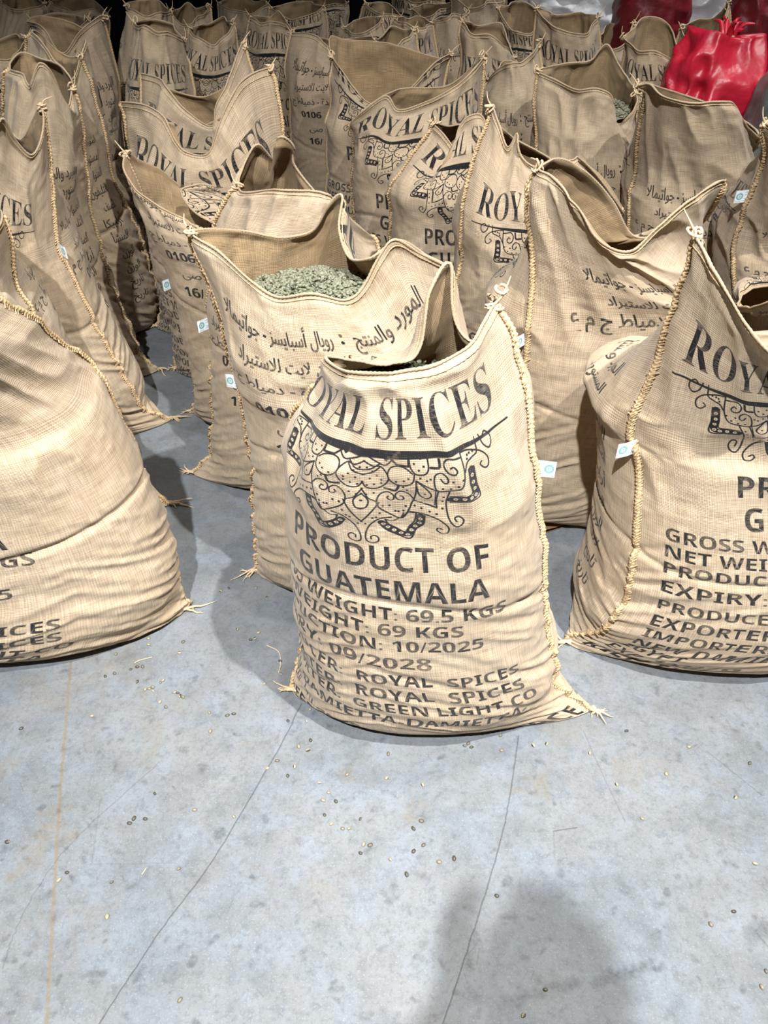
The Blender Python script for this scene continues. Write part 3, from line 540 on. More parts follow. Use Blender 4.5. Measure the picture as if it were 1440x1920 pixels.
def heap(ring, c, zf, n, rs, label):
    Vs = []; Fs = []; o = 0; NU = len(ring)
    ring = c+(ring-c)*.90
    # packed bed under the loose beans
    nr = 14; V = [(c[0], c[1], zf+.035)]; F_ = []
    hgt = lambda s, x, y: zf+.035*(1-s*s)+.006*noise2(np.array([x*22]), np.array([y*22]), 3)[0]
    for i in range(1, nr+1):
        for j in range(0, NU, 4): p = c+(ring[j]-c)*i/nr; V.append((p[0], p[1], hgt(i/nr, p[0], p[1])-.004))
    m = len(range(0, NU, 4))
    for j in range(m): F_.append((0, 1+j, 1+(j+1) % m, -1))
    for i in range(nr-1):
        for j in range(m): a = 1+i*m; F_.append((a+j, a+m+j, a+m+(j+1) % m, a+(j+1) % m))
    Vs.append(np.array(V)); Fs.append(np.array(F_)); o = len(V)
    for k in range(n):
        s = math.sqrt(rs.rand())*.985; j = rs.randint(NU); p = c+(ring[j]-c)*s; z = hgt(s, p[0], p[1])+rs.uniform(-.003, .003)
        vb = (BV*rs.uniform(.85, 1.1))@rotm(rs.uniform(0, 6.3), rs.uniform(-pi, pi), rs.uniform(-.6, .6)).T+[p[0], p[1], z]; Vs.append(vb); Fs.append(BF+o); o += len(vb)
    ob = mesh('coffee_beans', np.concatenate(Vs), np.concatenate(Fs), M_BEAN); tag(ob, 'green coffee beans filling the '+label.split(',')[0], 'beans', kind='stuff')

# ---------------------------------------------------------------- the sacks
QS = 1.0
def S(*a, **k): k['q'] = k.get('q', 1.0)*QS; return sack(*a, **k)
# front centre
S('big open jute sack in the centre foreground with its whole printed front showing', ((545, 1292), (1116, 1330)), 1.155,
  [(572, 1200), (562, 1100), (556, 1000), (546, 900), (540, 800), (546, 740), (575, 700)], [(1045, 1200), (1022, 1120), (1016, 1000), (1010, 900), (1004, 800), (996, 700), (985, 640)],
  [(.095, 612, 672, -.02), (.155, 636, 692, -.10), (.235, 700, 700, -.15), (.31, 765, 694, -.17), (.375, 830, 676, -.16), (.428, 882, 644, -.13), (.465, 905, 605, -.08), (.5, 928, 570, -.01), (.56, 925, 610, .05), (.63, 892, 640, .09), (.69, 850, 580, .11), (.725, 843, 495, .13), (.76, 815, 540, .09), (.80, 795, 640, .06), (.88, 740, 680, .04), (.985, 668, 676, .02)],
  b=.20, tw=-15, top=.72, seed=11, tags=('R',), tagz=.70, beans=(.775, 700), knots=(0, 1), wr=1.1, voff=.0, roll=.010)
# second of the middle row, arabic side
S('wide open jute sack heaped with green beans, directly behind the centre foreground sack', ((478, 1068), (905, 1075)), 1.55,
  [(500, 1040), (488, 980), (478, 900), (465, 780), (454, 700), (438, 650), (400, 600), (385, 560)], [(885, 1000), (885, 900), (875, 700), (860, 600)],
  [(0, 365, 434, -.01), (.06, 410, 470, -.06), (.12, 468, 524, -.12), (.18, 520, 556, -.15), (.24, 585, 550, -.17), (.30, 650, 562, -.16), (.35, 683, 535, -.14), (.39, 712, 480, -.13), (.42, 738, 450, -.12), (.46, 790, 476, -.08), (.5, 838, 500, -.02), (.55, 800, 480, .06), (.60, 745, 452, .02), (.64, 690, 488, -.02), (.67, 652, 486, .03), (.70, 632, 430, .08), (.73, 638, 368, .12), (.76, 615, 388, .13), (.80, 590, 430, .15), (.86, 530, 446, .13), (.92, 455, 434, .09), (.97, 395, 430, .03)],
  b=.19, front='ar', tw=4, top=.66, seed=12, tags=('L',), tagz=.60, beans=(.795, 2600), knots=(1, 0), voff=-.02)
S('jute sack with upright hemmed rim and crumpled peak, just behind the bean heaped sack', ((356, 884), (760, 880)), 2.0,
  [(408, 830), (402, 740), (392, 600), (388, 500)], [(720, 800), (715, 600), (700, 480)],
  [(0, 447, 350, -.01), (.12, 520, 356, -.14), (.25, 600, 360, -.16), (.36, 622, 375, -.14), (.43, 655, 410, -.08), (.5, 690, 440, 0), (.58, 650, 420, .08), (.66, 600, 370, .10), (.72, 552, 310, .10), (.77, 548, 270, .08), (.81, 524, 256, .06), (.85, 515, 300, .10), (.89, 486, 272, .06), (.94, 462, 300, .04)],
  b=.18, front='ar', seed=13, tags=('Lf',), tagz=.52, knots=(1, 0), top=.64, voff=.14)
S('jute sack with tied left corner and gaping mouth, left of the crumpled peak sack', ((362, 768), (700, 770)), 2.33,
  [(372, 735), (350, 650), (330, 560), (303, 470), (286, 400)], [(650, 700), (640, 500), (600, 420)],
  [(0, 238, 288, 0), (.04, 232, 315, -.05), (.09, 256, 356, -.10), (.15, 300, 388, -.13), (.22, 345, 410, -.16), (.32, 385, 436, -.17), (.40, 412, 430, -.14), (.5, 430, 410, -.04), (.58, 395, 415, .02), (.65, 352, 385, .04), (.70, 340, 356, .08), (.75, 372, 345, .10), (.82, 400, 352, .14), (.87, 345, 350, .16), (.92, 300, 318, .12), (.96, 262, 300, .06)],
  b=.18, front='ar', seed=14, tags=('Lf',), tagz=.50, knots=(1, 0), top=.66, voff=-.03)
S('jute sack with sagging printed rim between raised corners, behind the gaping mouth sack', ((328, 690), (610, 690)), 2.68,
  [(335, 640), (300, 520), (270, 420), (248, 320), (236, 260)], [(560, 600), (545, 400), (530, 300)],
  [(0, 226, 192, 0), (.05, 268, 196, -.08), (.11, 306, 218, -.13), (.17, 328, 262, -.16), (.23, 352, 286, -.18), (.29, 392, 286, -.18), (.34, 408, 240, -.17), (.40, 436, 178, -.14), (.45, 462, 145, -.08), (.5, 505, 128, 0), (.57, 500, 170, .08), (.66, 450, 200, .14), (.75, 370, 240, .17), (.84, 300, 225, .16), (.92, 250, 205, .10)],
  b=.18, seed=15, tags=(), knots=(0, 1), top=.70, q=.8, voff=.11)
S('jute sack with half a printed name showing, behind the sagging printed rim', ((290, 610), (560, 610)), 3.02,
  [(300, 560), (285, 420), (272, 300), (262, 200)], [(540, 500), (520, 300), (505, 200)],
  [(0, 264, 138, 0), (.06, 300, 148, -.08), (.13, 326, 180, -.14), (.2, 356, 212, -.17), (.27, 398, 236, -.18), (.33, 404, 200, -.17), (.40, 425, 158, -.13), (.5, 455, 80, 0), (.58, 450, 130, .1), (.7, 390, 180, .16), (.85, 310, 165, .14)],
  b=.18, seed=16, tags=(), knots=(0, 1), top=.72, q=.7, voff=.09)
# right of centre
S('tall jute sack with thick braided left seam, to the right behind the foreground sack', ((1000, 1010), (1330, 1040)), 1.80,
  [(1000, 1000), (985, 900), (965, 800), (940, 700), (940, 520), (975, 460), (1002, 380)], [(1120, 1000), (1140, 850), (1270, 700), (1330, 560), (1350, 480)],
  [(0, 1012, 314, -.03), (.05, 1035, 330, -.08), (.12, 1075, 378, -.14), (.2, 1130, 450, -.17), (.27, 1180, 470, -.17), (.34, 1235, 425, -.15), (.42, 1305, 365, -.10), (.5, 1356, 338, 0), (.58, 1340, 380, .07), (.66, 1260, 430, .12), (.75, 1185, 440, .15), (.82, 1150, 380, .14), (.9, 1095, 320, .10), (.96, 1045, 298, .05)],
  b=.18, front='ar', uoff=-.07, tw=50, seed=21, tags=('L',), tagz=.62, knots=(1, 0), top=.70, voff=-.08)
S('big jute sack at the right edge, dark braided seam and large printed front', ((1062, 1202), (1640, 1240)), 1.32,
  [(1100, 1150), (1132, 1050), (1140, 950), (1132, 850), (1118, 750), (1108, 650), (1115, 600), (1150, 560)], [(1620, 1150), (1600, 1000), (1590, 800), (1570, 650)],
  [(0, 1310, 445, -.06), (.05, 1330, 490, -.12), (.10, 1372, 570, -.17), (.16, 1432, 650, -.20), (.25, 1500, 690, -.22), (.36, 1570, 640, -.18), (.5, 1620, 560, 0), (.6, 1570, 600, .1), (.75, 1450, 660, .14), (.85, 1370, 600, .12), (.92, 1330, 520, .08), (.97, 1322, 462, .01)],
  b=.215, bb=.18, tw=42, seed=22, tags=('L',), tagz=.62, knots=(1, 0), top=.68, voff=-.07)
S('full round jute sack with a pinched folded rim, behind the tall braided seam sack', ((850, 790), (1150, 810)), 2.27,
  [(850, 760), (850, 600), (852, 500), (862, 400), (890, 320)], [(1150, 700), (1150, 500), (1130, 400), (1090, 360)],
  [(0, 922, 200, 0), (.05, 935, 230, -.05), (.10, 950, 275, -.09), (.15, 968, 250, -.10), (.20, 975, 290, -.12), (.25, 1000, 312, -.14), (.33, 1070, 300, -.13), (.41, 1092, 302, -.11), (.5, 1165, 400, -.02), (.58, 1150, 400, .06), (.68, 1100, 370, .10), (.78, 1030, 300, .11), (.86, 965, 262, .08), (.92, 940, 240, .04), (.96, 920, 225, .02)],
  b=.20, seed=23, tw=26, tags=(), knots=(1, 0), top=.74, voff=.05)
S('jute sack with a rope edged triangular flap, left of the round pinched sack', ((738, 690), (1000, 690)), 2.7,
  [(740, 640), (732, 500), (730, 400), (735, 320), (745, 290)], [(985, 600), (980, 400), (965, 300)],
  [(0, 812, 232, -.02), (.05, 830, 250, -.07), (.11, 862, 288, -.12), (.16, 858, 250, -.10), (.21, 868, 226, -.10), (.28, 898, 214, -.10), (.36, 915, 240, -.10), (.44, 930, 270, -.06), (.5, 950, 260, 0), (.6, 930, 250, .08), (.75, 880, 236, .12), (.88, 840, 238, .08)],
  b=.18, seed=24, tw=10, tags=(), knots=(1, 0), top=.70, q=.8, voff=.05)
S('jute sack with name under a rim sloping up to its tied right corner', ((668, 560), (930, 560)), 3.05,
  [(675, 500), (668, 400), (662, 300), (668, 230)], [(915, 500), (905, 350), (900, 250)],
  [(0, 660, 232, 0), (.06, 680, 210, -.06), (.11, 722, 180, -.10), (.17, 748, 206, -.12), (.23, 800, 190, -.14), (.32, 850, 164, -.13), (.42, 888, 130, -.08), (.5, 905, 108, 0), (.58, 890, 122, .08), (.7, 840, 160, .14), (.85, 740, 170, .14), (.94, 690, 200, .08)],
  b=.18, seed=25, tags=(), knots=(0, 1), top=.70, q=.8, voff=.05)
S('narrow jute sack with a steep dip in its rim, left of the sloping rim sack', ((615, 520), (850, 520)), 3.45,
  [(622, 460), (618, 350), (615, 250), (618, 150)], [(840, 450), (835, 300), (825, 200)],
  [(0, 622, 105, 0), (.06, 640, 130, -.08), (.12, 664, 165, -.13), (.18, 690, 192, -.16), (.25, 730, 200, -.18), (.34, 775, 160, -.15), (.42, 815, 118, -.10), (.5, 846, 100, 0), (.6, 830, 110, .1), (.75, 720, 80, .17), (.86, 650, 75, .15), (.94, 618, 70, .08)],
  b=.18, seed=26, tags=(), knots=(1, 1), top=.72, q=.7, voff=.0)
S('jute sack with braided left seam and arabic print at the top middle', ((560, 440), (725, 440)), 4.12,
  [(570, 400), (552, 300), (542, 200), (540, 120)], [(760, 400), (745, 250), (730, 150)],
  [(0, 548, 62, 0), (.1, 590, 66, -.12), (.2, 622, 92, -.17), (.3, 665, 100, -.17), (.4, 700, 85, -.12), (.5, 712, 70, 0), (.62, 680, 70, .12), (.75, 625, 75, .17), (.88, 580, 66, .12)],
  b=.18, front='ar', tw=6, seed=27, tags=(), knots=(1, 0), top=.74, q=.7, voff=.0)
S('jute sack with deep dented front rim and beans inside, right of the bunched sack', ((1000, 620), (1195, 620)), 3.0,
  [(1010, 560), (1006, 450), (1003, 350), (1002, 250)], [(1215, 540), (1205, 400), (1200, 300)],
  [(0, 1008, 134, -.01), (.06, 1040, 150, -.07), (.12, 1078, 168, -.13), (.19, 1120, 166, -.16), (.25, 1146, 180, -.15), (.31, 1150, 212, -.12), (.37, 1160, 232, -.09), (.43, 1186, 210, -.05), (.5, 1196, 175, 0), (.56, 1180, 150, .05), (.63, 1160, 120, .09), (.69, 1136, 84, .12), (.74, 1112, 112, .13), (.82, 1060, 120, .13), (.92, 1022, 126, .07)],
  b=.19, front='ar', tw=14, seed=31, tags=(), knots=(1, 1), top=.70, q=.9, beans=(.84, 700), voff=.08)
S('jute sack with a stained brown rim in front of the red plastic bag', ((1165, 690), (1460, 690)), 2.62,
  [(1170, 560), (1165, 450), (1172, 350), (1190, 280)], [(1440, 560), (1425, 400), (1410, 280)],
  [(0, 1192, 162, -.02), (.05, 1215, 160, -.08), (.11, 1240, 180, -.13), (.18, 1290, 192, -.17), (.28, 1355, 190, -.18), (.36, 1378, 198, -.15), (.43, 1400, 235, -.08), (.5, 1425, 260, 0), (.6, 1400, 230, .10), (.75, 1320, 190, .16), (.88, 1240, 165, .12), (.95, 1205, 155, .05)],
  b=.19, front='ar', tw=12, seed=32, tags=(), knots=(1, 0), top=.72, q=.9, voff=.06)
S('jute sack cut off by the right edge, above the slumped sack', ((1345, 800), (1640, 800)), 2.17,
  [(1335, 600), (1335, 500), (1345, 400), (1370, 330), (1395, 290)], [(1620, 600), (1600, 400), (1580, 300)],
  [(0, 1440, 232, 0), (.1, 1480, 260, -.12), (.25, 1520, 290, -.18), (.4, 1570, 260, -.12), (.5, 1600, 240, 0), (.65, 1560, 250, .14), (.8, 1490, 250, .16), (.93, 1450, 235, .07)],
  b=.19, front='ar', tw=26, seed=33, tags=('L',), tagz=.80, knots=(1, 0), top=.70, q=.9, voff=.02)
S('slumped jute sack showing only its rounded shoulder behind the big right edge sack', ((1340, 950), (1680, 950)), 1.78,
  [(1360, 800), (1370, 700), (1372, 620), (1378, 580)], [(1660, 800), (1640, 600), (1620, 550)],
  [(0, 1385, 570, 0), (.1, 1410, 575, -.1), (.25, 1480, 560, -.17), (.4, 1560, 570, -.1), (.5, 1610, 560, 0), (.65, 1560, 530, .12), (.8, 1460, 535, .15), (.92, 1400, 550, .08)],
  b=.14, front='ar', tw=10, seed=34, tags=(), knots=(0, 0), top=.62, q=.8)
# left column
S('plump jute sack in the left foreground with its lower print showing', ((-330, 1190), (345, 1142)), 1.34,
  [(-350, 1100), (-330, 900), (-310, 700)], [(275, 1092), (262, 1030), (235, 940), (200, 850), (160, 780), (115, 710), (60, 645), (10, 600)],
  [(0, -300, 520, 0), (.12, -260, 600, -.15), (.25, -200, 620, -.2), (.38, -120, 610, -.18), (.46, -50, 592, -.1), (.5, -10, 560, 0), (.58, -40, 550, .08), (.75, -180, 540, .15), (.9, -280, 520, .1)],
  b=.21, tw=30, uoff=.31, seed=41, tags=(), knots=(0, 0), top=.66, wr=1.7, voff=.02)
S('jute sack with stitched seam and looped corner, behind the plump left foreground sack', ((-200, 980), (322, 942)), 1.83,
  [(-200, 900), (-190, 700), (-180, 500)], [(262, 905), (240, 860), (190, 790), (150, 720), (110, 620), (60, 530), (20, 460)],
  [(0, -180, 380, 0), (.12, -140, 430, -.13), (.25, -90, 460, -.17), (.38, -30, 450, -.14), (.46, -5, 430, -.08), (.5, 5, 405, 0), (.6, -30, 390, .1), (.75, -90, 390, .16), (.9, -160, 380, .09)],
  b=.18, tw=-14, seed=42, tags=('Rf',), tagz=.56, knots=(0, 0), top=.66, wr=1.2)
S('jute sack with peaked folded mouth and diamond shaped tag, third from front at left', ((-90, 800), (325, 782)), 2.25,
  [(-100, 700), (-90, 500), (-80, 350)], [(262, 735), (225, 660), (195, 600), (165, 520), (130, 420), (108, 340), (96, 290)],
  [(0, -80, 250, 0), (.12, -50, 250, -.12), (.22, -5, 232, -.16), (.29, 10, 226, -.15), (.34, 30, 262, -.12), (.40, 62, 290, -.09), (.45, 78, 250, -.05), (.5, 78, 200, 0), (.56, 62, 225, .04), (.63, 40, 262, .06), (.72, 10, 240, .12), (.85, -40, 235, .14)],
  b=.18, tw=-20, seed=43, tags=('Rf',), tagz=.66, knots=(0, 1), top=.68, wr=1.2, voff=.05, uoff=.07)
S('dim jute sack squeezed behind the third left sack, smooth narrow side', ((30, 700), (300, 690)), 2.62,
  [(0, 600), (5, 400), (20, 250)], [(248, 640), (215, 560), (190, 460), (160, 360), (140, 260), (132, 200)],
  [(0, 20, 130, 0), (.1, 45, 140, -.1), (.2, 55, 160, -.14), (.3, 75, 118, -.14), (.38, 98, 140, -.12), (.45, 125, 200, -.06), (.5, 135, 165, 0), (.58, 120, 130, .06), (.7, 75, 110, .12), (.85, 40, 100, .12)],
  b=.17, seed=44, tags=(), knots=(0, 1), top=.72, q=.8, wr=1.1, front='ar')
S('jute sack with a column of short arabic labels down its creased side', ((60, 610), (292, 596)), 2.98,
  [(55, 500), (60, 350), (70, 250)], [(290, 540), (262, 460), (230, 380), (190, 290), (168, 200), (155, 160)],
  [(0, 62, 60, 0), (.08, 75, 75, -.1), (.18, 100, 110, -.15), (.27, 118, 128, -.15), (.36, 128, 150, -.1), (.43, 140, 142, -.05), (.5, 152, 105, 0), (.58, 160, 75, .05), (.68, 145, 105, .1), (.8, 110, 95, .14), (.92, 70, 60, .08)],
  b=.17, seed=45, tags=(), knots=(0, 1), top=.74, q=.8, wr=1.8, front='ar', voff=.02)
S('jute sack with a wide creased base, sixth from the camera at the left', ((110, 470), (288, 455)), 3.75,
  [(110, 400), (110, 300), (120, 150)], [(276, 420), (252, 340), (225, 260), (200, 180), (195, 110)],
  [(0, 50, 40, 0), (.12, 80, 50, -.12), (.25, 118, 100, -.16), (.36, 150, 60, -.12), (.5, 192, 30, 0), (.6, 180, 60, .1), (.75, 130, 40, .15), (.9, 70, 30, .1)],
  b=.17, seed=46, tags=(), knots=(0, 1), top=.76, q=.7, wr=1.6, front='ar')

# ---------------------------------------------------------------- sacks of the rows farther back
def far(label, xl, xr, top, D, seed, front='en', yl=None, wid=.30, **k):
    """xl, xr: body edges in pixels near the rim; top: pixel heights of left corner, front, right corner, back"""
    zc = (D*CT+.6*ST); a = on_plane(xl, 100, (0, D, 0), np.array([0, 1, 0.])); c = on_plane(xr, 100, (0, D, 0), np.array([0, 1, 0.])); cx = (a[0]+c[0])/2; hw = max((c[0]-a[0])/2, .16)
    e0 = proj((cx-hw-.045, D, 0)); e1 = proj((cx+hw+.045, D, 0)); m0 = proj((cx-hw-.01, D, .3)); m1 = proj((cx+hw+.01, D, .3)); w = xr-xl; r = np.random.RandomState(seed); tl, tf, tr, tb = top; J = lambda v: v+r.uniform(-.09, .09)*w; K = lambda v: v+r.uniform(-.10, .10)*w
    rim = [(0, xl, tl, 0), (.07, xl+.10*w, .6*tl+.4*tf, -.07), (.15, J(xl+.28*w), K(.2*tl+.8*tf), -.12), (.25, J(xl+.5*w), tf, -.15), (.35, J(xl+.74*w), K(.25*tr+.75*tf), -.12), (.43, xl+.90*w, .6*tr+.4*tf, -.07), (.5, xr, tr, 0),
           (.58, J(xr-.1*w), .5*tr+.5*tb, .07), (.70, J(xl+.70*w), K(tb), .12), (.80, J(xl+.42*w), tb+r.uniform(-6, 8), .13), (.92, J(xl+.14*w), .6*tl+.4*tb, .06)]
    k.setdefault('top', .72); k.setdefault('voff', r.uniform(-.02, .04))
    return S(label, (tuple(e0), tuple(e1)), D, [(xl, 60), (xl-1, 200), tuple(m0)], [(xr, 60), (xr+1, 200), tuple(m1)], rim, b=.145, bb=.145, front=front, seed=seed, tags=(), q=.42, wr=1.2, **k)
FAR = [
 # left block, behind the creased sacks
 ('jute sack with a draped wide rim near the dark wall at the far left', 62, 165, (40, 62, 34, 26), 4.15, 61, 'ar'),
 ('shadowed jute sack with a frayed corner at the left edge, upper rows', -40, 50, (95, 112, 72, 70), 3.45, 62, 'en'),
 ('half dark jute sack with a spout like corner at the far left', 95, 200, (4, 22, 28, -5), 5.0, 63, 'en'),
 ('very dim jute sack in the top left corner of the rows', 0, 80, (2, 18, 6, -10), 4.6, 64, 'ar'),
 # middle block
 ('jute sack with wrinkled rounded back right of the dark aisle', 250, 345, (42, 60, 75, 40), 3.55, 65, 'en'),
 ('dim jute sack with a tall thin left corner beside the dark aisle', 236, 318, (8, 30, 20, 0), 4.05, 66, 'ar'),
 ('jute sack with a hooded curl, upper left of the middle rows', 320, 392, (22, 45, 14, 10), 4.45, 67, 'en'),
 ('jute sack with a smooth arched rim and crumpled print behind it', 358, 436, (55, 85, 42, 38), 3.95, 68, 'en'),
 ('jute sack with part of the name printed, under a dark gaping mouth', 470, 552, (32, 40, 60, 28), 4.35, 69, 'en'),
 ('jute sack with a dark gaping mouth, above the top middle rows', 512, 604, (16, 34, 12, 4), 4.9, 70, 'en'),
 ('dim jute sack at the top edge, left of the gaping dark mouth', 410, 500, (6, 22, 8, -6), 5.25, 71, 'ar'),
 ('jute sack with a pointed crest, left of two pale peaks', 645, 716, (52, 62, 34, 36), 4.5, 72, 'ar'),
 ('jute sack with a tall straight left corner, top centre', 686, 752, (6, 26, 30, 6), 4.9, 73, 'en'),
 ('pale peaked jute sack fold standing before the saddle shaped sack', 704, 775, (78, 86, 56, 54), 3.82, 74, 'ar'),
 ('jute sack with a small square shoulder, top centre right', 742, 806, (34, 52, 44, 28), 4.2, 75, 'en'),
 ('jute sack with soft print behind the square shoulder sack', 772, 850, (16, 30, 4, 2), 5.2, 76, 'en'),
 ('jute sack with a knotted crest and faint arabic print, left of the printed peak', 798, 874, (48, 34, 24, 30), 4.6, 77, 'ar'),
 ('jute sack with a printed peak and knotted left corner, top centre right', 868, 962, (40, 66, 110, 48), 3.75, 78, 'en'),
 ('jute sack with a bunched frayed top corner, beside the dented rim sack', 915, 1012, (150, 118, 82, 116), 3.35, 79, 'ar'),
 ('dark hollowed jute sack with a leaning left flap, upper right of centre', 934, 1014, (14, 60, 46, 8), 4.35, 80, 'en'),
 ('jute sack with a saddle shaped rim before the white plastic bags', 1006, 1124, (16, 62, 30, 24), 3.88, 81, 'en'),
 ('jute sack with a dark curled mouth, right of the saddle shaped rim', 1118, 1188, (72, 92, 42, 48), 4.3, 82, 'ar'),
 ('jute sack with a smooth printed peak, left of the red plastic bag', 1168, 1282, (70, 96, 130, 34), 3.5, 83, 'en'),
 ('jute sack with a dark open mouth and tall right corner, before white bags', 1276, 1366, (52, 104, 6, 40), 3.9, 84, 'ar'),
 ('dim jute sack at the top edge behind the top centre sacks', 560, 650, (-4, 12, 6, -16), 5.6, 85, 'en'),
 ('dim jute sack at the top edge above the tall straight corner', 740, 830, (-10, 6, 0, -20), 5.7, 86, 'en'),
 ('dim jute sack at the top edge above the knotted crest', 850, 945, (-6, 10, -4, -16), 5.1, 87, 'ar'),
]
for (lb, a, c, tp, D, sd_, fr) in FAR: far(lb, a, c, tp, D, sd_, fr)
# ---------------------------------------------------------------- plastic bags at the top right
def bag(label, cat, cx, D, w, d, h, mat, seed, lean=0.0, neck=.5, amp=.05, group=None):
    n, m = 150, 110; t = np.linspace(0, 2*pi, n, endpoint=False); v = np.linspace(0, 1, m); T, Vv = np.meshgrid(t, v)
    prof = np.clip(np.sin(np.clip(Vv*1.35+.22, 0, pi/2))**.5, 0, 1)*(1-neck*np.clip((Vv-.78)/.22, 0, 1)**1.2)
    prof = prof*np.clip(Vv/.03, .0, 1)**.3; u = T/(2*pi)
    wp = noise2(u*6, Vv*5, seed, 6); cr_ = 1-np.abs(noise2(u*9+wp*.9, Vv*7+wp, seed+1, 9))*2; cr2 = 1-np.abs(noise2(u*18+wp, Vv*15+wp*1.5, seed+2, 18))*2
    cr_ = np.sign(cr_)*np.abs(cr_)**.8; rr = prof*(1+amp*1.3*wp+amp*.9*cr_+amp*.7*cr2); p = .82; X = np.sign(np.cos(T))*np.abs(np.cos(T))**p*w/2*rr; Y = np.sign(np.sin(T))*np.abs(np.sin(T))**p*d/2*rr
    Z = h*Vv+.03*wp*Vv+.018*cr_*np.clip(Vv*3-2, 0, 1); G = np.stack([X+cx+lean*Vv, Y+D, np.maximum(Z, .003)], 2); G = G.reshape(-1, 3)
    i = np.arange(m-1)[:, None]; j = np.arange(n)[None]; j2 = (j+1) % n; Q = np.stack([i*n+j, i*n+j2, (i+1)*n+j2, (i+1)*n+j], 2).reshape(-1, 4)
    top = G[(m-1)*n:].mean(0)[None]; Q = np.concatenate([Q, np.stack([(m-1)*n+np.arange(n), (m-1)*n+(np.arange(n)+1) % n, np.full(n, len(G)), np.full(n, -1)], 1)])
    base = empty('plastic_bag', (cx, D, 0)); tag(base, label, cat, group); mesh('bag_film', np.concatenate([G, top]), Q, mat, base)
    rs = np.random.RandomState(seed); pts = []
    for k in range(9):    # gathered top
        a = rs.uniform(0, 2*pi); l = rs.uniform(.03, .07); q = top[0]+[cos(a)*.02, sin(a)*.02, -.01]; pts.append(tube(smooth_path([q, q+[cos(a)*l*.4, sin(a)*l*.4, l*.7], q+[cos(a)*l, sin(a)*l, l*.8]], 4), np.linspace(.014, .003, 9), 6))
    vt, ft = join(pts); mesh('gathered_top', vt, ft, mat, base); ring = [top[0]+[cos(a)*.03, sin(a)*.03, 0] for a in np.linspace(0, 2*pi, 20, endpoint=False)]
    vt, ft = tube(np.array(ring), .005, 6, .2, .01, 1, True); mesh('tie_string', vt, ft, M_TUFT, base)
def film(name, c, rough, var=.15):
    m = plain(name, c, rough, var, 14, .5, .016, 11); return m
M_RED, M_DRED, M_WHITE, M_GREY = film('red_plastic_film', (.40, .010, .028), .38), film('dark_red_plastic_film', (.16, .008, .014), .45), film('white_plastic_film', (.80, .82, .83), .4), film('grey_green_plastic_film', (.10, .12, .115), .3, .3)
def Xat(px, D, z): return on_plane(px, proj((0, D, z))[1], (0, D, 0), np.array([0, 1, 0.]))[0]
bag('crumpled bright red plastic bag behind the stained brown rim sack', 'bag', Xat(1338, 3.15, 1.0), 3.2, .42, .32, 1.04, M_RED, 71, .06, .45, .13)
bag('dark grey plastic bag with black streaks at the right edge, beside the red bag', 'bag', Xat(1450, 2.95, 1.0)+.02, 2.95, .26, .3, 1.10, M_GREY, 72, .10, .5, .05)
bag('wide white plastic bag at the top, behind the saddle shaped rim sack', 'bag', Xat(1120, 5.1, 1.1), 5.1, .80, .5, 1.30, M_WHITE, 73, 0, .3, .08)
bag('white plastic bag at the top right, behind the tall right corner sack', 'bag', Xat(1335, 4.7, 1.1), 4.7, .55, .45, 1.32, M_WHITE, 74, 0, .3, .08)
bag('dark red plastic bag between the two white bags', 'bag', Xat(1235, 4.45, 1.1), 4.45, .36, .32, 1.22, M_DRED, 75, .0, .3, .05)
bag('dark red plastic bag in the top right corner', 'bag', Xat(1425, 4.25, 1.1)+.03, 4.25, .30, .3, 1.22, M_DRED, 76, .0, .3, .05)
# ---------------------------------------------------------------- beans and fibres on the floor
me_pal = mesh('coffee_bean', BV-[0, 0, BV[:, 2].min()], BF, M_BEANF); BM = me_pal.data; bpy.data.objects.remove(me_pal)
A6 = [(80,433),(28,858),(345,386),(222,1001),(252,973),(419,1009),(402,1138),(675,1451),(671,959),(877,763),(730,738),(545,772),(503,770),(486,788),(581,677),(1003,582),(1040,554),(1120,500),(1165,477),(1155,514),(1105,575),(1079,610),(1198,636),(1232,673),(1212,702),(1260,706),(1302,605),(1217,757),(1243,790),(1285,808),(1309,808),(1351,772),(1364,867),(1388,870),(1352,900),(785,373),(853,384),(877,378),(789,443),(602,260),(612,252),(573,278),(560,284),(546,286),(575,292),(655,297),(666,300),(675,311),(686,314),(600,333),(622,352),(515,202),(535,200),(490,211),(515,257),(435,153),(430,226),(395,237),(557,95),(557,118),(687,108),(673,149),(634,20),(970,74),(957,95),(1135,107),(1051,180),(1052,202),(1055,228),(992,265),(1163,360),(1130,318)]
A7 = [(16,128),(302,98),(316,89),(328,103),(437,59),(441,115),(145,243),(10,218),(140,380),(110,408),(148,470),(111,493),(24,524),(85,580),(207,533),(263,520),(423,660),(605,1012),(523,1108),(1225,767),(1311,719),(1391,539),(1433,943),(1416,1002),(1318,292),(1371,163),(1144,102),(909,42),(771,125),(1058,203),(968,371),(872,242),(610,90)]
spots = [(x/2, y/2+1150) for x, y in A6]+[(x/2+720, y/2+1350) for x, y in A7]+[(414, 1109), (429, 1103), (480, 1103), (500, 1121), (445, 1180), (470, 1200), (540, 1352), (575, 1352), (1000, 1398)]
rb = random.Random(5)
for k, (x, y) in enumerate(spots):
    p = on_z(x, y); o = bpy.data.objects.new('coffee_bean', BM); COL.objects.link(o); o.location = (p[0], p[1], 0.0003); o.rotation_euler = (0, 0, rb.uniform(0, 6.3)); sc = rb.uniform(.75, 1.05); o.scale = (sc, sc*rb.uniform(.85, 1.1), sc)
    near = 'in front of the foreground sacks' if y > 1400 else 'near the foot of the foreground sacks'
    tag(o, 'small loose coffee bean lying on the concrete floor '+near, 'bean', 'loose coffee beans on the floor '+near)
